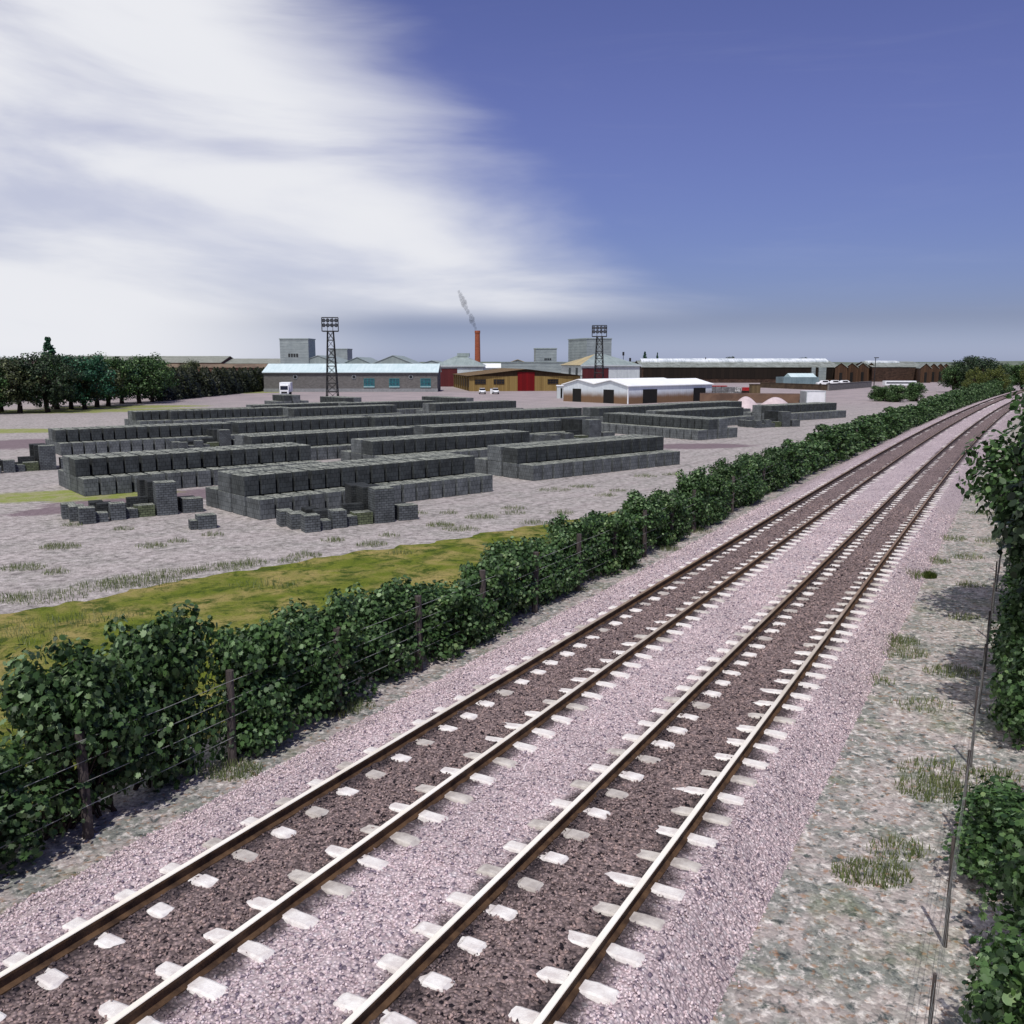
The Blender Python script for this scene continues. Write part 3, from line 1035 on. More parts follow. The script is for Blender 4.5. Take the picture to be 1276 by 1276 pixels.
def stackpts():
    L = []
    c = at(323.6, 649); L.append(('the long front stack', c.x, c.y, 42, 16))
    c = at(664.8, 599.8); L.append(('the front stack by the hedge', c.x, c.y, 41, 16))
    c = at(104.2, 619.3); L.append(('the front stack at left', c.x, c.y, 38.5, 16))
    L.append(('the stack behind the front one', *fromtop(464, 550, 40), 40, 16))
    L.append(('the stack behind the left one', *fromtop(313, 544, 41), 41, 16))
    L.append(('the leftmost third-rank stack', *fromtop(68, 536, 37), 37, 16))
    L.append(('the central third-rank stack', *fromtop(539.6, 532, 38), 38, 16))
    k_ = fromnear(15.74, 76.54, -51); L.append(('the crosswise stack before the barn', k_[0], k_[1], -51, 16))
    L.append(('the fourth-rank stack', *fromtop(296, 526.5, 39), 39, 16))
    for a in [(467, 520, 39), (607, 513, 39), (168, 513, 38), (212, 512.2, 38), (318, 505, 40), (366, 509, 40), (432, 502.5, 40), (543, 503, 42),
              (747, 508.5, 40), (830, 512.5, 40), (842, 503.5, 40), (962, 505.5, 38)]:
        L.append(('', *fromtop(*a), a[2], 16))
    for x, y, n in [(429.5, 495.6, 9), (571, 496, 11), (353.6, 492.5, 5)]:
        u = at(x, y, T); a = R(-50)
        cx, cy = u.x + math.sin(a) * PD, u.y - math.cos(a) * PD
        f = fromnear(cx, cy, -50, n)
        L.append(('', f[0], f[1], -50, n))
    return L


packs = []
for si, (nm, x0, y0, yaw, n) in enumerate(stackpts()):
    a = R(yaw); ex = Vector((math.cos(a), math.sin(a), 0)); ey = Vector((-math.sin(a), math.cos(a), 0))
    o = Vector((x0, y0, 0)); rn = random.Random(si)
    for tier in (0, 1):
        for row in ((0, 1, 2, 3) if tier == 0 else (1, 2)):
            for i in range(n):
                if tier == 0 and row in (1, 2) and 0 < i < n - 1: continue
                gap = (i // 4) * .05
                # the near end of a crosswise stack is its right end
                p = o + ex * ((i + .5) * PW * .985 + gap + rn.uniform(-.015, .015)) + ey * ((row + .5) * PD + (.05 if row > 1 else 0) + rn.uniform(-.02, .02))
                p.z = tier * (PH - .005) + .0
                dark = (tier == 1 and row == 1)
                vis = not (tier == 0 and row == 3 and 0 < i) if yaw > 0 else not (tier == 0 and row == 3 and i < n - 1)
                if tier == 0 and row in (1, 2) and (i > 0 if yaw > 0 else i < n - 1): vis = False
                packs.append((vis, p.xy.length + (0 if tier or row == 0 else 2), si, nm, tier, row, i, n, p, a + rn.uniform(-.01, .01), dark, rn.randrange(4)))
named = [p for p in packs if p[0] and p[3]]
named.sort(key=lambda p: p[1])
pick = set(id(p) for p in named[:286])
rest = MB()
ROWN = {(0, 0): 'lower front row', (0, 1): 'lower second row', (0, 2): 'lower third row', (0, 3): 'lower back row', (1, 1): 'upper front row', (1, 2): 'upper back row'}
for p in packs:
    vis, d, si, nm, tier, row, i, n, pos, rz, dark, kk = p
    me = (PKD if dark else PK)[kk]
    if id(p) in pick:
        if nm.startswith('the crosswise'):
            e = ordinal(n - 1 - i) + ' from its near end'
        else:
            e = ordinal(i) + ' from left'
        tone = 'dark grey' if dark else 'grey'
        lab = f'{tone} block pack, {ROWN[(tier, row)]} of {nm}, {e}'
        if len(lab.split()) > 16: lab = f'block pack, {ROWN[(tier, row)]} of {nm}, {e}'
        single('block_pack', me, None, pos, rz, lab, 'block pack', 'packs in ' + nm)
    else:
        mat = Matrix.Translation(pos) @ Matrix.Rotation(rz, 4, 'Z')
        b = len(rest.v)
        rest.v += [tuple(mat @ v.co) for v in me.vertices]
        uvd = me.uv_layers[0].data
        for f in me.polygons:
            rest.f.append(tuple(b + v for v in f.vertices)); rest.m.append(1 if dark else 0)
            rest.uv.append([tuple(uvd[l].uv) for l in f.loop_indices])
struct('block_packs', rest, [M['block'], M['block_dark']], 'stuff', 'grey concrete block packs in the many long stacks farther back in the yard')


# loose piles: (dx along, dy depth, z, w, d, h, tone, what) in metres, built after the pile by the front stack
PILE = [(0.0, 1.55, 0, .55, .75, .62, 0, 'small bundle at its far left'),
        (.25, .75, 0, .6, .8, .62, 0, 'second small bundle from its left'),
        (.55, -.25, 0, .62, .62, .66, 0, 'tall half of its left front bundle'),
        (1.1, -.05, 0, .5, .62, .38, 0, 'low step of its left front bundle'),
        (1.1, 1.75, 0, .55, .8, .6, 1, 'dark bundle at its left rear'),
        (1.35, 1.15, 0, .6, .7, .6, 1, 'dark bundle in its middle'),
        (1.75, .15, 0, .6, .65, .7, 0, 'tall half of its middle bundle'),
        (2.3, .35, 0, .5, .6, .4, 0, 'low step of its middle bundle'),
        (2.05, 2.1, 0, .8, .55, .36, 1, 'flat dark bundle at its rear'),
        (2.35, 1.5, 0, 1., .5, .42, 1, 'flat dark bundle before its columns'),
        (2.85, .45, 0, .8, .6, .5, 2, 'mossy bundle in front of its tall column'),
        (2.65, .95, .0, .85, .35, .78, 1, 'dark bundle behind the mossy one'),
        (3.35, 2.35, 0, .85, .9, 1.38, 1, 'dark tall column at its rear'),
        (3.55, 1.45, 0, .85, .9, 1.4, 1, 'dark tall column at its centre'),
        (3.75, .55, 0, .85, .85, 1.42, 0, 'tall light column at its front'),
        (4.75, 1.25, 0, .7, .5, .6, 1, 'dark bundle right of its columns'),
        (4.85, .6, 0, .85, .65, .62, 0, 'light bundle at its far right')]
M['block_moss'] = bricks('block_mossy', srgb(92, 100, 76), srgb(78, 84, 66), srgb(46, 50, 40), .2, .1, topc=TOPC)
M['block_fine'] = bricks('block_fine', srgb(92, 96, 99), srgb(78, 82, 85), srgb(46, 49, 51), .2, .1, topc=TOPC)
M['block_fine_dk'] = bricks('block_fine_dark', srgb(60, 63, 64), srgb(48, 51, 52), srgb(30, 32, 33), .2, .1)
def pile(nm, px, py, yaw, sc=1., flip=False):
    o = at(px, py); a = R(yaw)
    ex = Vector((math.cos(a), math.sin(a), 0)); ey = Vector((-math.sin(a), math.cos(a), 0))
    for (x, y, z, w, d, h, t, what) in PILE:
        p = o + ex * (x * sc) + ey * (y * sc); p.z = 0
        mb = MB(); mb.box((0, 0, 0), (w * sc, d * sc, h * sc))
        single('block_bundle', mb, [M['block_fine'], M['block_fine_dk'], M['block_moss']][t], p, a,
               f'{what}, loose pile {nm}', 'block bundle', 'bundles in the loose pile ' + nm, bevel=.01)
pile('before the front stack', 368, 662, 28)
pile('before the left stack', 90, 652, 30)
pile('at the left frame edge', -32, 591, 30, 1.05)
pile('behind the right stack', 676, 556, 28, 1.35)
pile('at the right of the yard', 935, 533, 14, 1.1)
pile('among the central stacks', 218, 562, 30, 1.0)
q = at(254, 658)
r_ = thing('block_bundle', q, R(30), 'lone stepped bundle of grey blocks on open gravel', 'block bundle')
mb = MB(); mb.box((.1, 0, 0), (.72, .62, .55)); part('block_body', mb, M['block_fine'], r_, bevel=.01)
mb = MB(); mb.box((-.40, .05, 0), (.26, .5, .36)); part('block_step', mb, M['block_fine'], r_, bevel=.01)


# ------------------------------------------------------------------ buildings
def gable_x(root, W, D, eave, ridge, wall, roof, ov=.35, th=.16, y0=0):
    """ridge runs along local x: the long roof slope faces the camera"""
    mb = MB(); mb.prism([(y0, 0), (y0 + D, 0), (y0 + D, eave), (y0 + D / 2, ridge - .02), (y0, eave)], 'x', 0, W)
    part('wall', mb, wall, root)
    mb = MB(); sl_ = (ridge - eave) / (D / 2)
    for sgn in (0, 1):
        ya = y0 - ov if sgn == 0 else y0 + D + ov
        za = eave - ov * sl_
        ym = y0 + D / 2
        A = [(-ov, ya, za), (W + ov, ya, za), (W + ov, ym, ridge), (-ov, ym, ridge)]
        if sgn: A = [A[1], A[0], A[3], A[2]]
        L = W + 2 * ov; l2 = math.hypot(D / 2 + ov, ridge - za)
        up = [(x, y, z + th) for x, y, z in A]
        mb.face(up, 0, [(0, 0), (L, 0), (L, l2), (0, l2)])
        mb.face(A[::-1])
        for i in range(4):
            j = (i + 1) % 4
            if i == 2: continue
            mb.face([A[i], A[j], up[j], up[i]])
    return part('roof', mb, roof, root)


def gable_y(root, W, D, eave, ridge, wall, roof, ov=.35, th=.16, x0=0, gable_mat=None):
    """ridge runs along local y: the gable faces the camera"""
    mb = MB(); mb.prism([(x0, 0), (x0, eave), (x0 + W / 2, ridge - .02), (x0 + W, eave), (x0 + W, 0)][::-1], 'y', 0, D)
    part('wall', mb, wall, root)
    mb = MB(); sl_ = (ridge - eave) / (W / 2)
    for sgn in (0, 1):
        xa = x0 - ov if sgn == 0 else x0 + W + ov
        za = eave - ov * sl_
        xm = x0 + W / 2
        A = [(xa, D + ov, za), (xa, -ov, za), (xm, -ov, ridge), (xm, D + ov, ridge)]
        if sgn: A = [A[1], A[0], A[3], A[2]]
        L = D + 2 * ov; l2 = math.hypot(W / 2 + ov, ridge - za)
        up = [(x, y, z + th) for x, y, z in A]
        mb.face(up, 0, [(0, 0), (L, 0), (L, l2), (0, l2)])
        mb.face(A[::-1])
        for i in range(4):
            j = (i + 1) % 4
            if i == 2: continue
            mb.face([A[i], A[j], up[j], up[i]])
    return part('roof', mb, roof, root)


def hip(root, W, D, eave, ridge, inset, wall, roof, roof2=None, ov=.4):
    mb = MB(); mb.box((W / 2, D / 2, 0), (W, D, eave)); part('wall', mb, wall, root)
    mb = MB()
    a, b, c, d = (-ov, -ov, eave), (W + ov, -ov, eave), (W + ov, D + ov, eave), (-ov, D + ov, eave)
    e, f = (inset, D / 2, ridge), (W - inset, D / 2, ridge)
    mb.face([a, b, f, e], 0, [(0, 0), (W, 0), (W - inset, D / 2), (inset, D / 2)])
    mb.face([b, c, f], 0, [(0, 0), (D, 0), (D / 2, W / 2)])
    mb.face([c, d, e, f], 0, [(0, 0), (W, 0), (W - inset, D / 2), (inset, D / 2)])
    mb.face([d, a, e], 1, [(0, 0), (D, 0), (D / 2, W / 2)])
    mb.face([a, d, c, b], 0)
    part('roof', mb, [roof, roof2 or roof], root)
    mb = MB(); mb.box((W / 2, -ov - .04, eave - .3), (W + 2 * ov, .08, .34)); part('fascia', mb, M['clad_light'], root)


def panel(name, root, x0, x1, z0, z1, mat, y=-.0, th=.08, frame=None, sill=None, bars=0):
    mb = MB(); mb.box(((x0 + x1) / 2, y - th / 2 + .02, z0), (x1 - x0, th, z1 - z0))
    o = part(name, mb, mat, root)
    if frame:
        fb = MB(); w = .1; yy = y - th / 2 - .02
        for (a, b, c, d) in [(x0 - w, x0, z0 - w, z1 + w), (x1, x1 + w, z0 - w, z1 + w), (x0, x1, z0 - w, z0), (x0, x1, z1, z1 + w)]:
            fb.box(((a + b) / 2, yy, c), (b - a, .14, d - c))
        for i in range(bars):
            xx = x0 + (x1 - x0) * (i + 1) / (bars + 1)
            fb.box((xx, yy, z0), (.09, .13, z1 - z0))
        if bars:
            fb.box(((x0 + x1) / 2, yy - .003, (z0 + z1) / 2 - .04), (x1 - x0, .12, .08))
        part('frame', fb, frame, o)
    if sill:
        sb = MB(); sb.box(((x0 + x1) / 2, y - .12, z0 - .42), (x1 - x0 + .3, .3, .3)); part('sill', sb, sill, o)
    return o


# grey block shed with teal windows
F0 = 206
X0, X1 = XF(329.4, F0), XF(544.8, F0)
ze, zr = ZF(464, F0), ZF(454, F0 + 6)
r_ = thing('grey_shed', (X0, F0, 0), R(1.0), 'long low grey blockwork shed with pale sheet roof and teal windows', 'building')
W = X1 - X0
gable_x(r_, W, 12, ze, zr, M['grey_block'], M['roof_white'], ov=.3)
pxm = W / (544.8 - 329.4)
for a, b in ((454, 466), (485.5, 497), (524.5, 536)):
    panel('window', r_, (a - 329.4) * pxm, (b - 329.4) * pxm, ZF(480.5, F0), ZF(472.3, F0), plain('teal_glass', srgb(52, 96, 108), srgb(30, 66, 76), 2, .2, .6), frame=M['teal'], sill=M['sill'], bars=2)
for a in (368.5, 441.3, 512):
    xx = (a - 329.4) * pxm; zz = ZF(469.8, F0)
    mb = MB(); mb.tube((xx, .02, zz), (xx, -.12, zz), .5, n=16); o = part('round_vent', mb, M['van_grey'], r_)
    mb = MB(); mb.tube((xx, -.1, zz), (xx, -.135, zz), .36, n=16); part('vent_grille', mb, M['glass'], o)
mb = MB(); mb.box((W / 2, -.06, 0), (W + .2, .12, .75)); part('plinth', mb, plain('plinth', srgb(142, 144, 146), srgb(126, 128, 130)), r_)
mb = MB(); mb.box((W / 2, -.37, ze - .16), (W + .5, .12, .10)); part('gutter', mb, M['van_grey'], r_)

# maroon-doored hall
F0 = 252
X0, X1 = XF(541.6, F0), XF(603, F0)
r_ = thing('maroon_door_hall', (X0, F0, 0), 0, 'pale hip-roofed hall with wide maroon door left of the brick chimney', 'building')
W = X1 - X0
hip(r_, W, 16, ZF(455.5, F0), ZF(443.0, F0 + 8), W * .43, M['clad_light'], M['roof_grey'])
panel('door', r_, .4, XF(570, F0) - X0, 0, ZF(459, F0), M['maroon'])
mb = MB(); mb.box((W * .56, 8, ZF(444.6, F0 + 8)), (3.4, 3, 1.0)); part('roof_lantern', mb, M['roof_grey'], r_)

# low pale sheds between it and the long hall
F0 = 275
X0, X1 = XF(588, F0), XF(628, F0)
r_ = thing('pale_low_shed', (X0, F0, 0), R(8), 'low grey shed with white sheet roof at the foot of the chimney', 'building')
gable_x(r_, X1 - X0, 14, ZF(458.5, F0), ZF(453.5, F0 + 7), M['clad_light'], M['roof_bright'])

# chimney
F0 = 330
X0 = XF(595.3, F0)
r_ = thing('brick_chimney', (X0, F0, 0), 0, 'tall slim red brick factory chimney giving off smoke', 'chimney')
zt = ZF(412, F0)
mb = MB()
n = 20; sec = []
for z, rr in ((0, 1.12), (zt * .5, 1.0), (zt - .9, .9), (zt - .9, 1.0), (zt, 1.0), (zt, .78), (zt - 2, .78)):
    sec.append([(rr * math.cos(2 * PI * i / n), rr * math.sin(2 * PI * i / n), z) for i in range(n)])
for a, b in zip(sec, sec[1:]):
    for i in range(n):
        j = (i + 1) % n
        mb.face([a[i], a[j], b[j], b[i]], 0, [(i * .35, a[i][2]), (i * .35 + .35, a[i][2]), (i * .35 + .35, b[i][2]), (i * .35, b[i][2])])
part('shaft', mb, M['brick_red'], r_)
mb = MB(); mb.tube((0, 0, zt - 1.6), (0, 0, zt - 1.45), .8, n=16); part('flue', mb, M['black'], r_)

# smoke
sm = bpy.data.materials.new('smoke'); sm.use_nodes = True
k = NT(sm.node_tree); k.n.clear()
out = k.new('ShaderNodeOutputMaterial'); pv = k.new('ShaderNodeVolumePrincipled')
pv.inputs['Color'].default_value = (.08, .085, .11, 1); pv.inputs['Density'].default_value = .34
k.l.new(pv.outputs[0], out.inputs['Volume'])
mb = MB()
def ball(mb, c, r, nu=12, nv=8):
    b = len(mb.v)
    for j in range(nv + 1):
        t = PI * j / nv
        for i in range(nu):
            a = 2 * PI * i / nu
            d = Vector((math.sin(t) * math.cos(a), math.sin(t) * math.sin(a), math.cos(t)))
            w = 1 + .25 * noise.noise(d * 2 + Vector(c) * .3)
            mb.v.append((c[0] + d.x * r[0] * w, c[1] + d.y * r[1] * w, c[2] + d.z * r[2] * w))
    for j in range(nv):
        for i in range(nu):
            q = (i + 1) % nu
            mb.f.append((b + j * nu + i, b + (j + 1) * nu + i, b + (j + 1) * nu + q, b + j * nu + q)); mb.m.append(0); mb.uv.append([(0, 0)] * 4)
for px, py, r in ((592.6, 409, .55), (590.8, 404.5, .7), (588, 398.5, 1.1), (586.8, 394.5, .8), (583, 388.5, .75), (580.6, 383.5, .8), (578.2, 378, 1.15), (576, 373, 1.0), (574, 368.5, .8), (572, 364, .6)):
    z = ZF(py, 330); ball(mb, (XF(px, 330, z), 330, z), (r, r, r * 1.45))
struct('smoke', mb, sm, 'stuff', 'thin broken trail of dark grey smoke drifting left from the chimney top')


# grey concrete-panel towers
def tower(x0, x1, yt, F0, D, rz, label, win, yb=None):
    X0, X1 = XF(x0, F0), XF(x1, F0)
    r_ = thing('silo_tower', (X0, F0, 0), rz, label, 'tower')
    W = X1 - X0; z = ZF(yt, F0)
    mb = MB(); mb.box((W / 2, D / 2, 0), (W, D, z)); part('wall', mb, M['clad'], r_)
    mb = MB(); mb.box((W / 2, D / 2, z), (W + .3, D + .3, .35)); part('roof', mb, M['roof_grey'], r_)
    if win:
        a, b, c, d = win
        n = 4; w = (b - a) / n
        for i in range(n):
            xa = (a + w * (i + .12) - x0) / (x1 - x0) * W; xb = (a + w * (i + .88) - x0) / (x1 - x0) * W
            panel('window', r_, xa, xb, ZF(d, F0), ZF(c, F0), M['glass'])
tower(350.5, 386.5, 423, 300, 8, R(-4), 'tall grey panelled tower left of the tall lattice mast', (360.4, 373.6, 440.6, 445))
tower(412, 434, 435.5, 360, 8, R(-4), 'smaller grey tower just behind the left lattice mast', (421, 427, 446, 449))
tower(667.5, 693.5, 435, 300, 8, R(3), 'small grey panelled tower behind the yellow timber hall', (678, 687, 446.4, 449))
tower(730.5, 764.5, 422.5, 300, 15, R(20), 'widest grey tower behind the right lattice mast', None)

# grey gabled roofs behind the shed
for x0, x1, pk, F0, label in ((366, 428, 443.2, 300, 'first grey gabled hall behind the shed, beside the tallest tower'),
                              (425, 466, 445.4, 310, 'smaller grey gabled hall behind the lattice mast'),
                              (462, 518, 443.2, 300, 'wide grey gabled hall peeping over the shed roof centre'),
                              (520, 556, 449.5, 330, 'low grey gabled hall left of the maroon-doored hall')):
    X0, X1 = XF(x0, F0), XF(x1, F0)
    r_ = thing('gabled_hall', (X0, F0, 0), 0, label, 'building', 'grey gabled halls behind the shed')
    gable_y(r_, X1 - X0, 30, ZF(454.5, F0), ZF(pk, F0), M['roof_grey'], M['roof_grey'], ov=.2)

# long flat grey hall
F0 = 268
X0, X1 = XF(624.3, F0), XF(724, F0)
r_ = thing('long_grey_hall', (X0, F0, 0), 0, 'long flat grey clad hall behind the yellow timber hall', 'building')
mb = MB(); mb.box(((X1 - X0) / 2, 9, 0), (X1 - X0, 18, ZF(451.8, F0))); part('wall', mb, M['clad'], r_)
mb = MB(); mb.box(((X1 - X0) / 2, 9, ZF(451.8, F0)), (X1 - X0 + .3, 18.3, .25)); part('roof', mb, M['roof_grey'], r_)
X0, X1 = XF(634, 300), XF(656, 300)
r_ = thing('roof_gable_hall', (X0, 300, 0), 0, 'small gabled hall showing its ridge over the long grey hall', 'building')
gable_y(r_, X1 - X0, 10, ZF(452, 300), ZF(448.3, 300), M['clad'], M['tan_roof'])

# hip-roofed white hall behind right mast
F0 = 238
X0, X1 = XF(724.3, F0), XF(801.5, F0)
r_ = thing('hip_roof_hall', (X0, F0, 0), R(14), 'white hall with grey and tan hipped roof and maroon door behind right mast', 'building')
W = X1 - X0
hip(r_, W, 18, ZF(455, F0), ZF(441.2, F0 + 10), W * .42, M['clad_light'], M['roof_grey'], M['tan_roof'])
for yy in (4., 10.):
    mb = MB(); mb.box((-.02, yy, 2.6), (.08, 1.7, 2.6)); part('window', mb, M['glass'], r_)
panel('door', r_, .2, XF(760, F0) - X0, 0, ZF(458.8, F0), M['maroon'])

# yellow timber hall with red door
c0 = at(586.2, 487.6); c1 = at(722, 488.2)
rz = R(9)
W = (c1 - c0).length * 1.03
r_ = thing('timber_hall', c0, rz, 'low wide yellow timber hall with tall red door and shallow brown roof', 'building')
F0 = c0.y
ev, rg = ZF(468.8, F0), ZF(460.6, F0)
D = 38
mb = MB(); mb.box((W / 2, D / 2, 0), (W, D, ev)); part('wall', mb, M['yellow'], r_)
mb = MB()
mb.prism([(0, ev), (W / 2, rg - .05), (W, ev)][::-1], 'y', .02, D); part('gable', mb, M['dk_board'], r_)
mb = MB(); ov = .6; th = .14; slp = (rg - ev) / (W / 2)
for sgn in (0, 1):
    xa = -.7 if sgn == 0 else W + .8
    za = ev - (abs(xa) if sgn == 0 else .8) * slp
    A = [(xa, D, za), (xa, -ov, za), (W / 2, -ov, rg), (W / 2, D, rg)]
    if sgn: A = [A[1], A[0], A[3], A[2]]
    up = [(x, y, z + th) for x, y, z in A]
    mb.face(up, 0, [(0, 0), (D, 0), (D, W / 2), (0, W / 2)]); mb.face(A[::-1])
    for i in (0, 1, 3):
        j = (i + 1) % 4; mb.face([A[i], A[j], up[j], up[i]])
part('roof', mb, M['brown_roof'], r_)
for i in range(8):
    yy = .4 + i * (D - .8) / 7
    mb = MB(); mb.box((-.12, yy, 0), (.3, .9, ev - .6 * slp - .05)); part('side_post', mb, M['yellow'], r_)
    if i < 7:
        mb = MB(); mb.box((-.03, yy + (D - .8) / 14, .9), (.1, (D - .8) / 7 - 1.1, ev - 1.5)); part('side_opening', mb, M['dk_board'], r_)
pm = W / (722 - 586.2)
panel('door', r_, (644 - 586.2) * pm, (665 - 586.2) * pm, 0, ZF(463.6, F0), M['red'], th=.16)
for a, b in ((592, 604.6), (615, 627.2), (681.8, 694)):
    panel('window', r_, (a - 586.2) * pm, (b - 586.2) * pm, ZF(478.2, F0), ZF(473.2, F0), M['glass'], frame=M['dk_board'], bars=3)
for i, a in enumerate((618, 634, 656, 673)):
    zt = ev + .01
    mb = MB(); mb.box(((a - 586.2) * pm, -.05, 0), (.16, .1, zt)); part('batten', mb, M['yellow'], r_)

# white double-gabled barn
C = at(782.2, 503.6); Lc = at(702, 499.9)
dv = (C - Lc); W2 = dv.length; rz = math.atan2(dv.y, dv.x)
r_ = thing('white_barn', Lc, rz, 'white barn with two gables, brown-stained foot and black doorways', 'building')
ev = ZF(481.2, C.y); rg = ZF(473.8, (C.y + Lc.y) / 2); LD = 21.5
hw = W2 / 2
mb = MB(); mb.prism([(0, 0), (0, ev), (hw / 2, rg), (hw, ev + .15), (hw * 1.5, rg), (W2, ev), (W2, 0)][::-1], 'y', 0, LD); part('wall', mb, M['barn'], r_)
mb = MB()
for x0 in (0, hw):
    for (xa, za, xb, zb) in ((x0 - (.25 if x0 == 0 else 0), ev - (.1 if x0 == 0 else -.15), x0 + hw / 2, rg), (x0 + hw / 2, rg, x0 + hw + (.25 if x0 else 0), ev - (.1 if x0 else -.15))):
        A = [(xa, -.25, za + .03), (xb, -.25, zb + .03), (xb, LD + .25, zb + .03), (xa, LD + .25, za + .03)]
        up = [(x, y, z + .13) for x, y, z in A]
        mb.face(up, 0, [(0, 0), (0, 4), (LD, 4), (LD, 0)])
        for i in range(4):
            j = (i + 1) % 4; mb.face([A[i], A[j], up[j], up[i]])
        mb.face(A[::-1])
part('roof', mb, M['roof_bright'], r_)
for t0, t1 in ((.155, .29), (.64, .795)):
    panel('doorway', r_, W2 * t0, W2 * t1, 0.01, 2.2, M['blackdoor'])
for t0, t1 in ((.165, .325), (.765, .915)):
    mb = MB(); mb.box((W2 + .02, LD * (t0 + t1) / 2, .01), (.08, LD * (t1 - t0), 2.25)); part('doorway', mb, M['blackdoor'], r_)
mb = MB()
mb.box((W2 + .01, 0, 0), (.16, .16, ev)); part('corner_trim', mb, M['white'], r_)
# hut beside it
F0 = 168
X0 = XF(694.2, F0)
r_ = thing('small_white_hut', (X0, F0, 0), 0, 'small white hut with dark doorway left of the white barn', 'hut')
w = XF(701.8, F0) - X0
mb = MB(); mb.box((w / 2, .8, 0), (w, 1.6, ZF(481.2, F0))); part('wall', mb, M['clad_light'], r_)
mb = MB(); mb.prism([(-.15, ZF(481.2, F0)), (-.15, ZF(480.6, F0)), (1.75, ZF(480, F0)), (1.75, ZF(481.2, F0))], 'x', -.12, w + .12); part('roof', mb, M['white'], r_)
panel('door', r_, w * .55, w * .85, .1, 1.9, M['glass'])

# the big brown factory on the right
F0 = 300
X0 = XF(799.5, F0); X1 = XF(1046, F0)
r_ = thing('brown_factory', (X0, F0, 0), 0, 'very long dark brown factory with grey roof and bright rooflights', 'building')
W = X1 - X0
gable_x(r_, W, 24, ZF(457.6, F0), ZF(449.8, F0 + 12), M['brown_wall'], M['old_roof'], ov=.3)
mb = MB()
mb.box((W / 2, -.05, ZF(472, F0)), (W - 1, .1, ZF(458, F0) - ZF(472, F0))); part('dark_cladding', mb, M['black_board'], r_)
mb = MB(); zr = ZF(449.8, F0 + 12)
mb.prism([(8.6, zr - .75), (8.6, zr + .05), (12, zr + .85), (12, zr - .3)], 'x', 1, W - 1); part('rooflight', mb, M['ridge_lite'], r_)
for a in (1012, 1023):
    xx = XF(a, F0) - X0
    mb = MB(); mb.box((xx, -.5, 0), (1.2 if a == 1012 else 2.4, .9, ZF(457.8, F0))); part('duct', mb, M['clad'], r_)
mb = MB(); mb.box((XF(887, F0) - X0, 11, zr), (.25, .25, 1.2)); part('roof_pipe', mb, M['black'], r_)


def gable_run(F0, peaks, gw, top, label, basey=477.5, depth=34):
    for i, px in enumerate(peaks):
        Fi = F0 + i * 11
        X = XF(px, Fi); w = gw
        r_ = thing('gabled_works', (X - w / 2, Fi, 0), R(-20), f'{ORD[i]} rust-brown gabled workshop from the left in the {label}', 'building', 'gabled workshops in the ' + label)
        gable_y(r_, w, depth, ZF(top + 5.5, Fi), ZF(top, Fi), M['rust_board'], M['old_roof'], ov=.25)
        panel('doorway', r_, w * .38, w * .62, 0.01, 3.4, M['blackdoor'])
gable_run(288, (1046.5, 1060, 1073.5, 1084), 3.6, 452.2, 'middle row')
F0 = 318
X0, X1 = XF(1086, F0), XF(1151, F0)
r_ = thing('brown_factory_wing', (X0, F0, 0), 0, 'dark brown factory wing between the two rows of gabled workshops', 'building')
gable_x(r_, X1 - X0, 20, ZF(457.4, F0), ZF(451, F0 + 10), M['brown_wall'], M['old_roof'], ov=.2)
mb = MB(); mb.prism([(7, ZF(451.4, F0 + 8) - .3), (7, ZF(451.2, F0 + 8) + .2), (10, ZF(450.2, F0 + 10) + .2), (10, ZF(451, F0 + 10) - .3)], 'x', 1, X1 - X0 - 6); part('rooflight', mb, M['ridge_lite'], r_)
gable_run(300, (1152, 1161.5, 1170, 1177), 3.2, 453, 'right-hand row')

# white low building before the factory
F0 = 278
X0, X1 = XF(976, F0), XF(1020, F0)
r_ = thing('low_grey_office', (X0, F0, 0), 0, 'low pale blue-grey block with white roof before the brown factory', 'building')
mb = MB(); mb.box(((X1 - X0) / 2, 4, 0), (X1 - X0, 8, ZF(470, F0))); part('wall', mb, corrugated('blue_grey_sheet', srgb(120, 140, 146), srgb(98, 118, 124), .7), r_)
mb = MB()
w = X1 - X0
mb.prism([(.4, ZF(469.9, F0)), (4, ZF(465.3, F0)), (7.6, ZF(469.9, F0))], 'x', w * .22, w * .95); part('roof', mb, M['roof_white'], r_)

# walls, bank, crates
def wall(x0, y0, x1, y1, h, th, mat, name, label, cat='wall'):
    a = at(x0, y0); b = at(x1, y1); d = b - a
    r = MB(); r.box((d.length / 2, th / 2, 0), (d.length, th, h))
    r.box((d.length / 2, th / 2, h), (d.length + .1, th + .12, .12))
    return single(name, r, mat, a, math.atan2(d.y, d.x), label, cat)
wall(947, 483, 1033, 486.5, 1.25, .5, plain('olive_brown', srgb(84, 70, 54), srgb(60, 48, 38), .8), 'brown_wall', 'low dark brown wall before the brown factory')
wall(1033, 486.8, 1086, 482.5, 1.5, .4, M['grey_block'], 'grey_wall', 'low grey wall running to the lamp post')
wall(883, 494.6, 936, 493.6, .95, .5, M['brown_wall'], 'red_brown_wall', 'short red-brown wall behind the white barn corner')

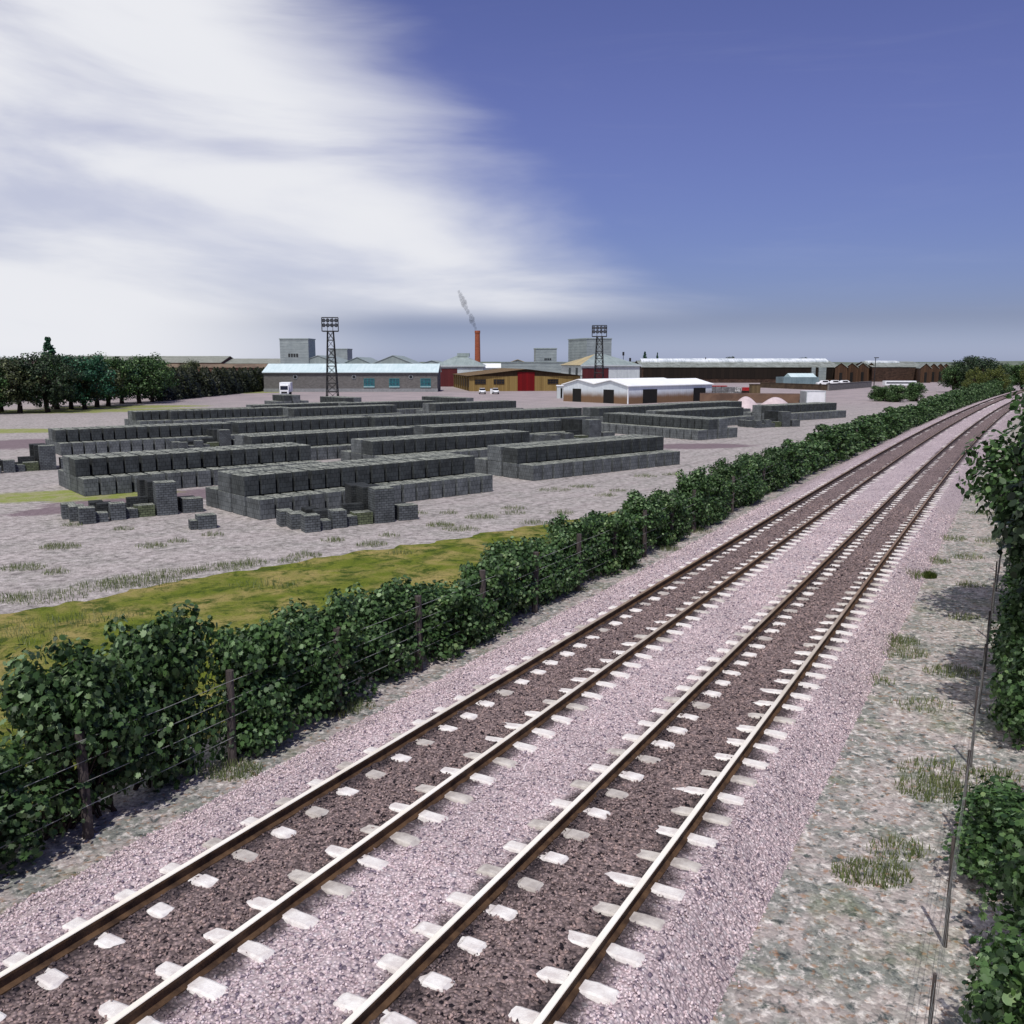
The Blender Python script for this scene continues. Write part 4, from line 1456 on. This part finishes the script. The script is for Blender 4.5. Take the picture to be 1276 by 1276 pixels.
def mound(name, cx, cy, rx, ry, h, mat, label, cat, rz=0):
    mb = MB(); n, m_ = 40, 12
    c = at(cx, cy)
    g = []
    for j in range(m_ + 1):
        t = j / m_
        for i in range(n):
            a = 2 * PI * i / n
            rr = t * (1 + .1 * noise.noise(Vector((math.cos(a) * 1.4, math.sin(a) * 1.4, cx))))
            z = h * (1 - t) ** .8 * (1.0) if t > .12 else h * (.88 ** .8) * (1.03 - .25 * t)
            z = h * max(0, (math.cos(min(1, t) * PI) + 1) / 2) ** .85
            z += .06 * noise.noise(Vector((rr * rx * math.cos(a), rr * ry * math.sin(a), 2))) * (1 - t)
            g.append((rr * rx * math.cos(a), rr * ry * math.sin(a), z - .02))
    mb.v = g
    for j in range(m_):
        for i in range(n):
            q = (i + 1) % n
            mb.f.append((j * n + i, (j + 1) * n + i, (j + 1) * n + q, j * n + q)); mb.m.append(0); mb.uv.append([(0, 0)] * 4)
    me = mb.mesh(name, mat)
    for p in me.polygons: p.use_smooth = True
    return single(name, me, None, c, rz, label, cat)
mound('sand_heap', 929, 509, 2.6, 2.6, 1.75, M['sand'], 'pale pink sand heap nearer the white barn', 'heap')
mound('sand_heap', 966, 509, 3.3, 2.8, 1.65, M['sand'], 'pale pink sand heap nearer the white container', 'heap')
# earth bank
a = at(872, 501.5); b = at(998, 502.5); d = b - a
mb = MB(); mb.prism([(0, 0), (.9, 1.35), (2.4, 1.5), (4.2, 0)][::-1], 'x', 0, d.length)
single('earth_bank', mb, M['earth'], a, math.atan2(d.y, d.x), 'long low bank of brown earth behind the sand heaps', 'bank')
# white container / lorry body
c = at(1002, 503.5)
r_ = thing('white_container', c, R(6), 'white box container with grey end standing by the block stacks', 'container')
mb = MB(); mb.box((1.9, 1.2, .12), (3.1, 2.4, 1.95)); part('body', mb, M['white'], r_)
mb = MB(); mb.box((.30, 1.2, .16), (.08, 2.3, 1.85)); part('door', mb, M['van_grey'], r_)
mb = MB()
for x in (.6, 3.2):
    for y in (.3, 2.1): mb.box((x, y, 0), (.3, .3, .13))
part('foot', mb, M['black'], r_)
mb = MB()
for z in (.12, 1.99):
    mb.box((1.9, -.03, z), (3.14, .07, .1))
for x in (.36, 3.44): mb.box((x, -.03, .22), (.08, .07, 1.76))
part('edge_rail', mb, M['clad_light'], r_)


def crate_stack(x0, x1, yb, yt, F0, mat, name, label, cat, lid=None):
    X0, X1 = XF(x0, F0), XF(x1, F0)
    r_ = thing(name, (X0, F0, 0), R(2), label, cat)
    w = X1 - X0; h = ZF(yt, F0)
    n = max(1, round(w / 1.1))
    for i in range(n):
        for j in range(2):
            mb = MB(); mb.box((w * (i + .5) / n, .6, j * h / 2 + .02), (w / n - .06, 1.1, h / 2 - .05)); part('bundle', mb, mat[(i + j) % len(mat)], r_)
    if lid:
        mb = MB(); mb.box((w / 2, .6, h), (w, 1.15, .15)); part('cover', mb, lid, r_)
M['bw'] = plain('mixed_goods', srgb(206, 206, 204), srgb(40, 40, 44), 3.5, .8)
crate_stack(884, 906, 0, 481.6, 176, [M['pallet_grey']], 'brick_pallets', 'grey brick pallets under red covers right of the barn', 'pallet', M['pallet_red'])
crate_stack(907, 924, 0, 482.2, 174, [M['bw'], M['pallet_grey']], 'mixed_pallets', 'black and white mixed pallets beside the red-covered bricks', 'pallet')
crate_stack(926, 935, 0, 482.6, 184, [M['pallet_red']], 'red_bundles', 'red wrapped bundles next to the brown timber box', 'pallet')
F0 = 172; X0 = XF(936.5, F0)
r_ = thing('brown_crate', (X0, F0, 0), R(5), 'tall weathered brown timber box behind the sand heaps', 'crate')
w = XF(947.5, F0) - X0
mb = MB(); mb.box((w / 2, .8, 0), (w, 1.5, ZF(479.5, F0))); part('body', mb, boards('crate_wood', srgb(120, 104, 76), srgb(84, 70, 52), .25), r_)
mb = MB(); mb.box((w / 2, .8, ZF(479.5, F0)), (w + .15, 1.65, .12)); part('lid', mb, M['dk_board'], r_)


# vehicles
def car(px, py, label, sc=.82, body=None):
    c = at(px, py)
    r_ = thing('parked_car', c, R(4), label, 'car', 'cars parked before the timber hall')
    r_.scale = (sc, sc, sc)
    mb = MB()
    prof = [(-2, .3), (-2, .75), (-1.85, .9), (-.9, .98), (1.7, 1.0), (2, .85), (2, .3)]
    mb.prism(prof, 'x', -.8, .8); part('body', mb, M['white'], r_, bevel=.05)
    mb = MB(); mb.prism([(-.95, .97), (-.4, 1.42), (1.1, 1.45), (1.65, .99)], 'x', -.68, .68); o = part('cabin', mb, M['glass'], r_)
    mb = MB(); mb.box((0, .38, 1.435), (1.3, 1.5, .06)); part('roof', mb, M['white'], o)
    mb = MB(); mb.box((0, -2.02, .28), (1.62, .1, .22)); part('bumper', mb, M['black'], r_)
    for x in (-.6, .6):
        mb = MB(); mb.box((x, -2.0, .58), (.3, .06, .16)); part('headlight', mb, M['lampglass'], r_)
    for x in (-.72, .72):
        for y in (-1.25, 1.25):
            mb = MB(); mb.tube((x - .1, y, .31), (x + .1, y, .31), .31, n=14); part('wheel', mb, M['rubber'], r_)
car(601, 491, 'white car parked left of the white box before the timber hall')
car(617.5, 491, 'white car parked right of the white box before the timber hall')
c = at(612, 490.6)
r_ = thing('white_cabinet', c, 0, 'slim white cabinet standing between the two parked white cars', 'cabinet')
mb = MB(); mb.box((0, .2, 0), (.42, .4, 1.05)); part('body', mb, M['white'], r_, bevel=.02)
mb = MB(); mb.box((0, .2, 1.05), (.5, .48, .06)); part('cap', mb, M['van_grey'], r_)

# lorry by the shed
c = at(348.6, 494)
r_ = thing('white_lorry', c, R(9), 'white lorry facing the camera beside the grey shed', 'lorry')
mb = MB(); mb.prism([(0, .45), (0, 1.25), (.22, 2.25), (1.6, 2.35), (1.6, .45)], 'x', 0, 1.75); cab = part('cab', mb, M['white'], r_, bevel=.05)
mb = MB(); mb.prism([(-.02, 1.28), (.19, 2.1), (.24, 2.1), (.05, 1.28)], 'x', .15, 1.6); part('windscreen', mb, M['glass'], cab)
mb = MB(); mb.box((.87, -.03, .62), (1.1, .08, .3)); part('grille', mb, M['black'], cab)
mb = MB(); mb.box((.87, -.05, .35), (1.75, .16, .2)); part('bumper', mb, M['van_grey'], cab)
mb = MB(); mb.box((.9, 4.4, .8), (2.1, 5.4, 1.85)); part('cargo_box', mb, M['white'], r_, bevel=.03)
mb = MB(); mb.box((.9, 3.6, .5), (.8, 6.8, .28)); part('chassis', mb, M['black'], r_)
for y in (.75, 4.6, 6.0):
    for x in (.1, 1.65):
        mb = MB(); mb.tube((x - .13, y, .42), (x + .13, y, .42), .42, n=14); part('wheel', mb, M['rubber'], r_)

# coach far right
c = at(1103, 481.5)
r_ = thing('white_coach', c, R(-3), 'white coach with blue-grey windows parked beyond the round bushes', 'coach')
r_.scale = (1, 1, .66)
Lc_ = (at(1141, 481.5) - c).length
mb = MB(); mb.box((Lc_ / 2, 1.2, .4), (Lc_, 2.4, 1.9)); part('body', mb, M['white'], r_, bevel=.06)
mb = MB(); mb.box((Lc_ / 2, -.01, 1.2), (Lc_ - .6, .05, .6)); part('window', mb, M['lampglass'], r_)
for x in (1.6, Lc_ - 1.8):
    mb = MB(); mb.tube((x, -.02, .42), (x, .3, .42), .42, n=14); part('wheel', mb, M['rubber'], r_)
# white vehicles behind grey wall
for i, (px, w_, lb) in enumerate(((1020, 2.6, 'white car parked behind the brown wall, nearer the low office'), (1033, 2.6, 'white car parked behind the brown wall, in the middle'), (1045, 2.2, 'white car behind the grey wall, nearest the gabled workshops'))):
    Fv = 262; X0 = XF(px, Fv)
    r_ = thing('parked_car', (X0, Fv, 0), 0, lb, 'car', 'cars behind the low walls')
    mb = MB(); mb.prism([(0, .3), (0, .85), (.9, 1.0), (1.4, 1.5), (3.0, 1.52), (3.6, 1.0), (3.6, .3)][::-1], 'y', 0, 1.7)
    mb.v = [(x - .3, y, z) for x, y, z in mb.v]; part('body', mb, M['white'], r_, bevel=.05)
    mb = MB(); mb.box((1.9, -.02, 1.05), (1.5, .05, .35)); part('window', mb, M['glass'], r_)
    for x in (.5, 2.5):
        mb = MB(); mb.tube((x, -.02, .36), (x, .22, .36), .36, n=12); part('wheel', mb, M['rubber'], r_)


# floodlight masts
def mast(px, F0, ytop, yhb, hw, bw, tw, label, rz):
    X = XF(px, F0, ZF(ytop, F0))
    r_ = thing('floodlight_mast', (XF(px, F0), F0, 0), rz, label, 'floodlight mast', 'lattice floodlight masts')
    zt, zb = ZF(ytop, F0), ZF(yhb, F0)
    mb = MB()
    lv = 8
    def rad(z): return bw / 2 + (tw / 2 - bw / 2) * min(1, z / zb)
    def cn(i, z):
        a = rad(z); s_ = [(-1, -1), (1, -1), (1, 1), (-1, 1)][i]
        return Vector((s_[0] * a, s_[1] * a, z))
    for i in range(4):
        mb.tube(cn(i, 0), cn(i, zb), .10, .08, 6)
    part('leg_frame', mb, M['black'], r_)
    mb = MB()
    for l in range(lv):
        z0, z1 = zb * l / lv, zb * (l + 1) / lv
        for i in range(4):
            j = (i + 1) % 4
            mb.tube(cn(i, z1), cn(j, z1), .085, n=5)
            mb.tube(cn(i, z0), cn(j, z1), .045, n=4)
            if l % 2: mb.tube(cn(j, z0), cn(i, z1), .045, n=4)
    part('bracing', mb, M['black'], r_)
    mb = MB()
    w = hw / 2
    for z in (zb + .05, (zb + zt) / 2 - .1, zt):
        mb.tube((-w, -.3, z), (w, -.3, z), .085, n=6)
    for x in (-w, w):
        mb.tube((x, -.3, zb), (x, -.3, zt), .085, n=6)
    for x in (-w / 3, w / 3):
        mb.tube((x, -.3, zb), (x, -.3, zt), .05, n=5)
    mb.box((0, 0, zb - .06), (hw * .95, 1.1, .08))
    part('head_frame', mb, M['black'], r_)
    for i in range(4):
        for j in range(2):
            x = -w + hw * (i + .5) / 4; z = zt - .42 - j * (zt - zb) * .34
            mb = MB(); rr = hw / 4 * .46
            mb.tube((x, -.15, z), (x, -.35, z - .05), rr * .6, rr, 12)
            mb.tube((x, -.35, z - .05), (x, -.5, z - .09), rr, rr * 1.08, 12)
            o = part('floodlight', mb, M['black'], r_)
            mb = MB(); mb.tube((x, -.5, z - .09), (x, -.515, z - .094), rr * .86, n=12); part('lens', mb, M['lampglass'], o)
mast(414.5, 160, 395.8, 413, 2.8, 1.95, 1.0, 'tall black lattice floodlight mast before the grey shed', R(4))
mast(746, 190, 405.6, 419.5, 3.0, 2.0, 1.1, 'tall black lattice floodlight mast behind the white barn', R(-14))
# yard lamp post
F0 = 235
X = XF(1088.8, F0)
r_ = thing('lamp_post', (X, F0, 0), 0, 'slim dark lamp post between gabled workshops and round bushes', 'lamp post')
zt = ZF(446, F0)
mb = MB(); mb.tube((0, 0, 0), (0, 0, zt), .13, .09, 8); part('pole', mb, M['black'], r_)
mb = MB(); mb.box((.2, 0, zt - .05), (1.1, .35, .2)); part('lamp_head', mb, M['black'], r_)

# far left: long weathered warehouse and brick strip
F0 = 420
X0, X1 = XF(40, F0), XF(272, F0)
r_ = thing('far_warehouse', (X0, F0, 0), R(3), 'long weathered grey-roofed warehouse behind the trees at left', 'building')
W = X1 - X0
gable_x(r_, W, 34, ZF(452, F0), ZF(444, F0 + 17), M['far_brick'], M['far_grey'], ov=.4)
F0 = 430
X0, X1 = XF(276, F0), XF(352, F0)
r_ = thing('far_low_warehouse', (X0, F0, 0), R(3), 'lower grey-roofed warehouse between the long one and the tall tower', 'building')
gable_x(r_, X1 - X0, 30, ZF(453, F0), ZF(447.2, F0 + 15), M['far_brick'], M['far_grey'], ov=.4)
F0 = 400
X0, X1 = XF(-60, F0), XF(40, F0)
r_ = thing('far_brick_shed', (X0, F0, 0), R(2), 'dark red-brown low shed at far left behind the trees', 'building')
gable_x(r_, X1 - X0, 24, ZF(454, F0), ZF(449, F0 + 12), M['far_brick'], plain('dark_red_roof', srgb(78, 52, 50), srgb(58, 42, 40), .3), ov=.4)
F0 = 395
X0, X1 = XF(122, F0), XF(345, F0)
r_ = thing('brick_boundary_building', (X0, F0, 0), R(-1), 'long low brown brick range above the dark conifers', 'building')
gable_x(r_, X1 - X0, 8, ZF(458, F0), ZF(453.8, F0 + 4), M['far_brick'], plain('brown_tiles', srgb(122, 106, 88), srgb(92, 76, 66), .3), ov=.3)


# ------------------------------------------------------------------ trees
def tree_meshes(seed, H, rx, rz, cz, nclump, nleaf, size, mat, shape=LEAF4, trunk_r=.22, bare=.22):
    rnd = random.Random(seed)
    cr = MB(); tk = MB()
    z0 = H * bare
    p = Vector((0, 0, 0)); pts = [p]
    for i in range(4):
        p = p + Vector((rnd.uniform(-.15, .15), rnd.uniform(-.15, .15), cz / 4)); pts.append(p)
    for i, (a, b) in enumerate(zip(pts, pts[1:])):
        tk.tube(a, b, trunk_r * (1 - i * .18), trunk_r * (1 - (i + 1) * .18), 8, cap=False)
    for i in range(nclump):
        d = rv(rnd); t = rnd.uniform(.35, 1) ** .6
        c = Vector((d.x * rx * t, d.y * rx * t, cz + d.z * rz * t))
        if c.z < z0 + .3: c.z = z0 + rnd.uniform(.3, .9)
        r = rnd.uniform(.2, .36) * rx
        clump_leaves(cr, c, (r, r, r * .75), nleaf, size, shape, rnd, .5)
        if i % 2 == 0:
            s_ = pts[rnd.randrange(2, 5)]
            tk.tube(s_, c, trunk_r * .3, .02, 5, cap=False)
    return cr.mesh('crown', mat), tk.mesh('trunk', M['bark'])


def tree(kinds, loc, rz, sc, label, group=None, name='tree'):
    o = thing(name, loc, rz, label, 'tree', group)
    o.scale = sc
    link(bpy.data.objects.new('crown', kinds[0]), o)
    link(bpy.data.objects.new('trunk', kinds[1]), o)
    return o


BR = {k_: tree_meshes(100 + i, 7, 3.7, 3.1, 3.9, 60, 130, .24, M[m_], LEAF6, bare=.13, trunk_r=.34) for i, (k_, m_) in enumerate([('g', 'oak'), ('b', 'oakb'), ('t', 'oakg'), ('d', 'dkleaf'), ('o', 'olive')])}
KN = {'g': 'mid-green', 'b': 'brownish green', 't': 'bluish green', 'd': 'very dark', 'o': 'olive green'}
tl = [(-24, 516, 'g', .98), (2, 513, 't', .96), (25, 514.6, 'b', 1.0), (60, 514, 'd', 1.0), (71, 510, 'g', 1.1), (89, 510, 'b', .98), (106, 510, 't', 1.0), (121, 507, 'b', 1.05),
      (135, 506, 'g', 1.02), (152, 503, 't', 1.04), (174, 503, 'g', 1.06), (190, 501, 'g', 1.0)]
for i, (x, y, k_, sc) in enumerate(tl):
    c = at(x, y)
    tree(BR[k_], c, i * 1.3, (sc * 1.05, sc * 1.05, sc * (1.0, 1.12, 1.04, 1.09, .98)[i % 5]), f'{KN[k_]} broadleaf tree, {ordinal(i)} from the left in the row at left', 'trees in the row at the left', 'broadleaf_tree')
for i, (x, F0, k_, yt) in enumerate([(12, 155, 'd', 445), (105, 160, 'd', 444.5), (181, 170, 'd', 445), (236, 200, 'b', 448), (80, 165, 'd', 443)]):
    h = ZF(yt, F0)
    tree(BR[k_], (XF(x, F0), F0, 0), i * 2.1, (h / 7 * .95, h / 7 * .95, h / 7.1), 'x', 'taller trees behind the left row', 'broadleaf_tree')
bt = [o for o in COL.objects if o.get('group') == 'taller trees behind the left row']
for o, lab in zip(bt, ('dark tree crown rising over the row at the left frame edge', 'dark tree crown rising left of the row centre', 'dark tree crown rising over the right end of the row', 'brownish tree crown rising alone over the dark conifers', 'dark tree beside the slender spire-topped tree')):
    o['label'] = lab

# slender spire tree
def spire(x, F0, yt, label, w=1.0):
    H = ZF(yt, F0); rnd_ = random.Random(int(x))
    cr = MB(); tk = MB()
    tk.tube((0, 0, 0), (0, 0, H * .97), .2, .04, 6)
    z = H * .15
    while z < H:
        t = z / H
        r = w * (2.6 * (1 - t) ** 1.15 + .22)
        for q in range(7 if t < .7 else 4):
            a = rnd_.uniform(0, 2 * PI)
            clump_leaves(cr, Vector((math.cos(a) * r * .5, math.sin(a) * r * .5, z)), (r * .5, r * .5, .35), 60, .24, LEAF6, rnd_)
        z += .45 if t < .7 else .36
    r_ = thing('spire_tree', (XF(x, F0), F0, 0), 0, label, 'tree')
    part('crown', cr, M['oakg'], r_); part('trunk', tk, M['bark'], r_)
spire(66.5, 135, 419.5, 'slender bluish green spire-topped tree standing above the left row', 1.5)
spire(803, 420, 438.5, 'thin dark spire tree behind the left end of the brown factory', 1.6)
spire(818.5, 420, 440, 'slim pointed tree right of the thin spire tree behind the factory', .9)
for x, yt, F0, lab in ((907.5, 444.5, 400, 'small round tree top over the long factory roof centre'), (998, 445.5, 400, 'small tree top over the factory roof right of centre')):
    h = ZF(yt, F0)
    tree(BR['d'], (XF(x, F0), F0, 0), 1, (h / 7 * .75, h / 7 * .75, h / 7.1), lab, None, 'broadleaf_tree')
# pole things on the roof beside the white hall
for x, yt, lab in ((776, 438.5, 'short dark vent pole left over the white hall roof'), (784.5, 446, 'short dark vent pole right over the white hall roof')):
    F0 = 262
    r_ = thing('vent_pole', (XF(x, F0), F0, 0), 0, lab, 'pole')
    z = ZF(yt, F0)
    mb = MB(); mb.tube((0, 0, 0), (0, 0, z - .6), .08, n=8); part('pole', mb, M['black'], r_)
    mb = MB(); mb.tube((0, 0, z - 1.0), (0, 0, z), .3, n=10); part('cowl', mb, M['black'], r_)


# dark conifer belt
def conifer_meshes(seed, H, r):
    rn = random.Random(seed); cr = MB(); tk = MB()
    tk.tube((0, 0, 0), (0, 0, H * .95), .16, .04, 6)
    for i in range(1700):
        t = rn.random() ** .85
        z = .1 + t * (H - .1); a = rn.uniform(0, 2 * PI)
        rr = r * (1 - t ** 2.2) * rn.uniform(.6, 1.05) * (1 + .15 * math.sin(a * 3 + z)) + .08
        d = Vector((math.cos(a), math.sin(a), .7))
        leaf(cr, Vector((math.cos(a) * rr, math.sin(a) * rr, z)), d + rv(rn) * .6, rn.uniform(.22, .42), LEAF6, rn)
    return cr.mesh('crown', M['conifer']), tk.mesh('trunk', M['bark'])
CN = [conifer_meshes(i, 6., 1.75) for i in range(3)]
a = at(198, 500); b = at(334, 486)
for i in range(30):
    t = i / 29
    p = a.lerp(b, t) + Vector((random.uniform(-.5, .5), random.uniform(-.5, .5) + 1.0, 0))
    h = ZF(457.8 + random.uniform(-.8, 1.2), p.y)
    tree(CN[i % 3], p, i * 1.7, (1.0, 1.0, h / 6), f'dark conifer in the belt left of the grey shed, {ordinal(i)} from the left', 'conifers in the dark belt', 'conifer_tree')

# trees at the far right end of the hedge
for i, (x, yb, yt, k_, wd, lab) in enumerate([(1188, 489, 455, 'g', 1.0, 'mid-green tree nearest the right-hand gabled workshops'), (1204, 489, 444.5, 'd', 1.05, 'dark tall tree, left one of the pair over the bend'),
                                           (1226, 490, 446, 'd', 1.1, 'dark tall tree, right one of the pair over the bend'), (1213, 493, 458, 'o', .7, 'olive bush-like tree in front of the dark pair, left one'),
                                           (1238, 492, 456, 'o', .8, 'olive tree in front of the dark pair, right one'), (1256, 487, 453, 'g', 1.0, 'mid-green tree near the right frame edge, left one'),
                                           (1273, 487, 452, 'g', 1.0, 'mid-green tree cut by the right frame edge'), (1292, 488, 451, 'o', 1.0, 'olive tree just beyond the right frame edge')]):
    c = at(x, yb); h = ZF(yt, c.y)
    tree(BR[k_], c, i * 1.9, (h / 7 * wd, h / 7 * wd, h / 7.0), lab, 'trees by the railway bend', 'broadleaf_tree')
for i, (x, y, lab) in enumerate([(1097, 500, 'round dark green bush, left one of three below the coach'), (1117, 501, 'round dark green bush, middle one of three below the coach'), (1139, 500, 'round dark green bush, right one of three below the coach')]):
    c = at(x, y)
    bush(hedge_kinds, i % 3, c, i * 1.1, (1.7, 2.1, 1.5), lab, 'bush', 'round bushes below the coach', 'round_bush')

# big dark-leaved trees leaning in at the right edge
def near_tree(off, s, H, rx, rz, cz, seed, size, mat, label, ncl=42, nl=150):
    rnd = random.Random(seed)
    p = tr(off, s)
    cr, tk = tree_meshes(seed, H, rx, rz, cz, ncl, nl, size, mat, LEAF6, .16, .3)
    o = thing('broadleaf_tree', p, 0, label, 'tree')
    link(bpy.data.objects.new('crown', cr), o); link(bpy.data.objects.new('trunk', tk), o)
near_tree(2.2, 18.5, 6, 2.6, 1.8, 3.9, 31, .16, M['dkleaf'], 'dark broad-leaved tree leaning in at the right edge', 80, 170)
near_tree(1.9, 25.5, 6.2, 2.7, 2.2, 3.9, 33, .15, M['oak'], 'green leafy tree behind the dark one at the right edge', 80, 170)
near_tree(3.2, 40, 6.6, 3.1, 2.4, 4.0, 35, .17, M['dkleaf'], 'farther dark tree hugging the right frame edge')
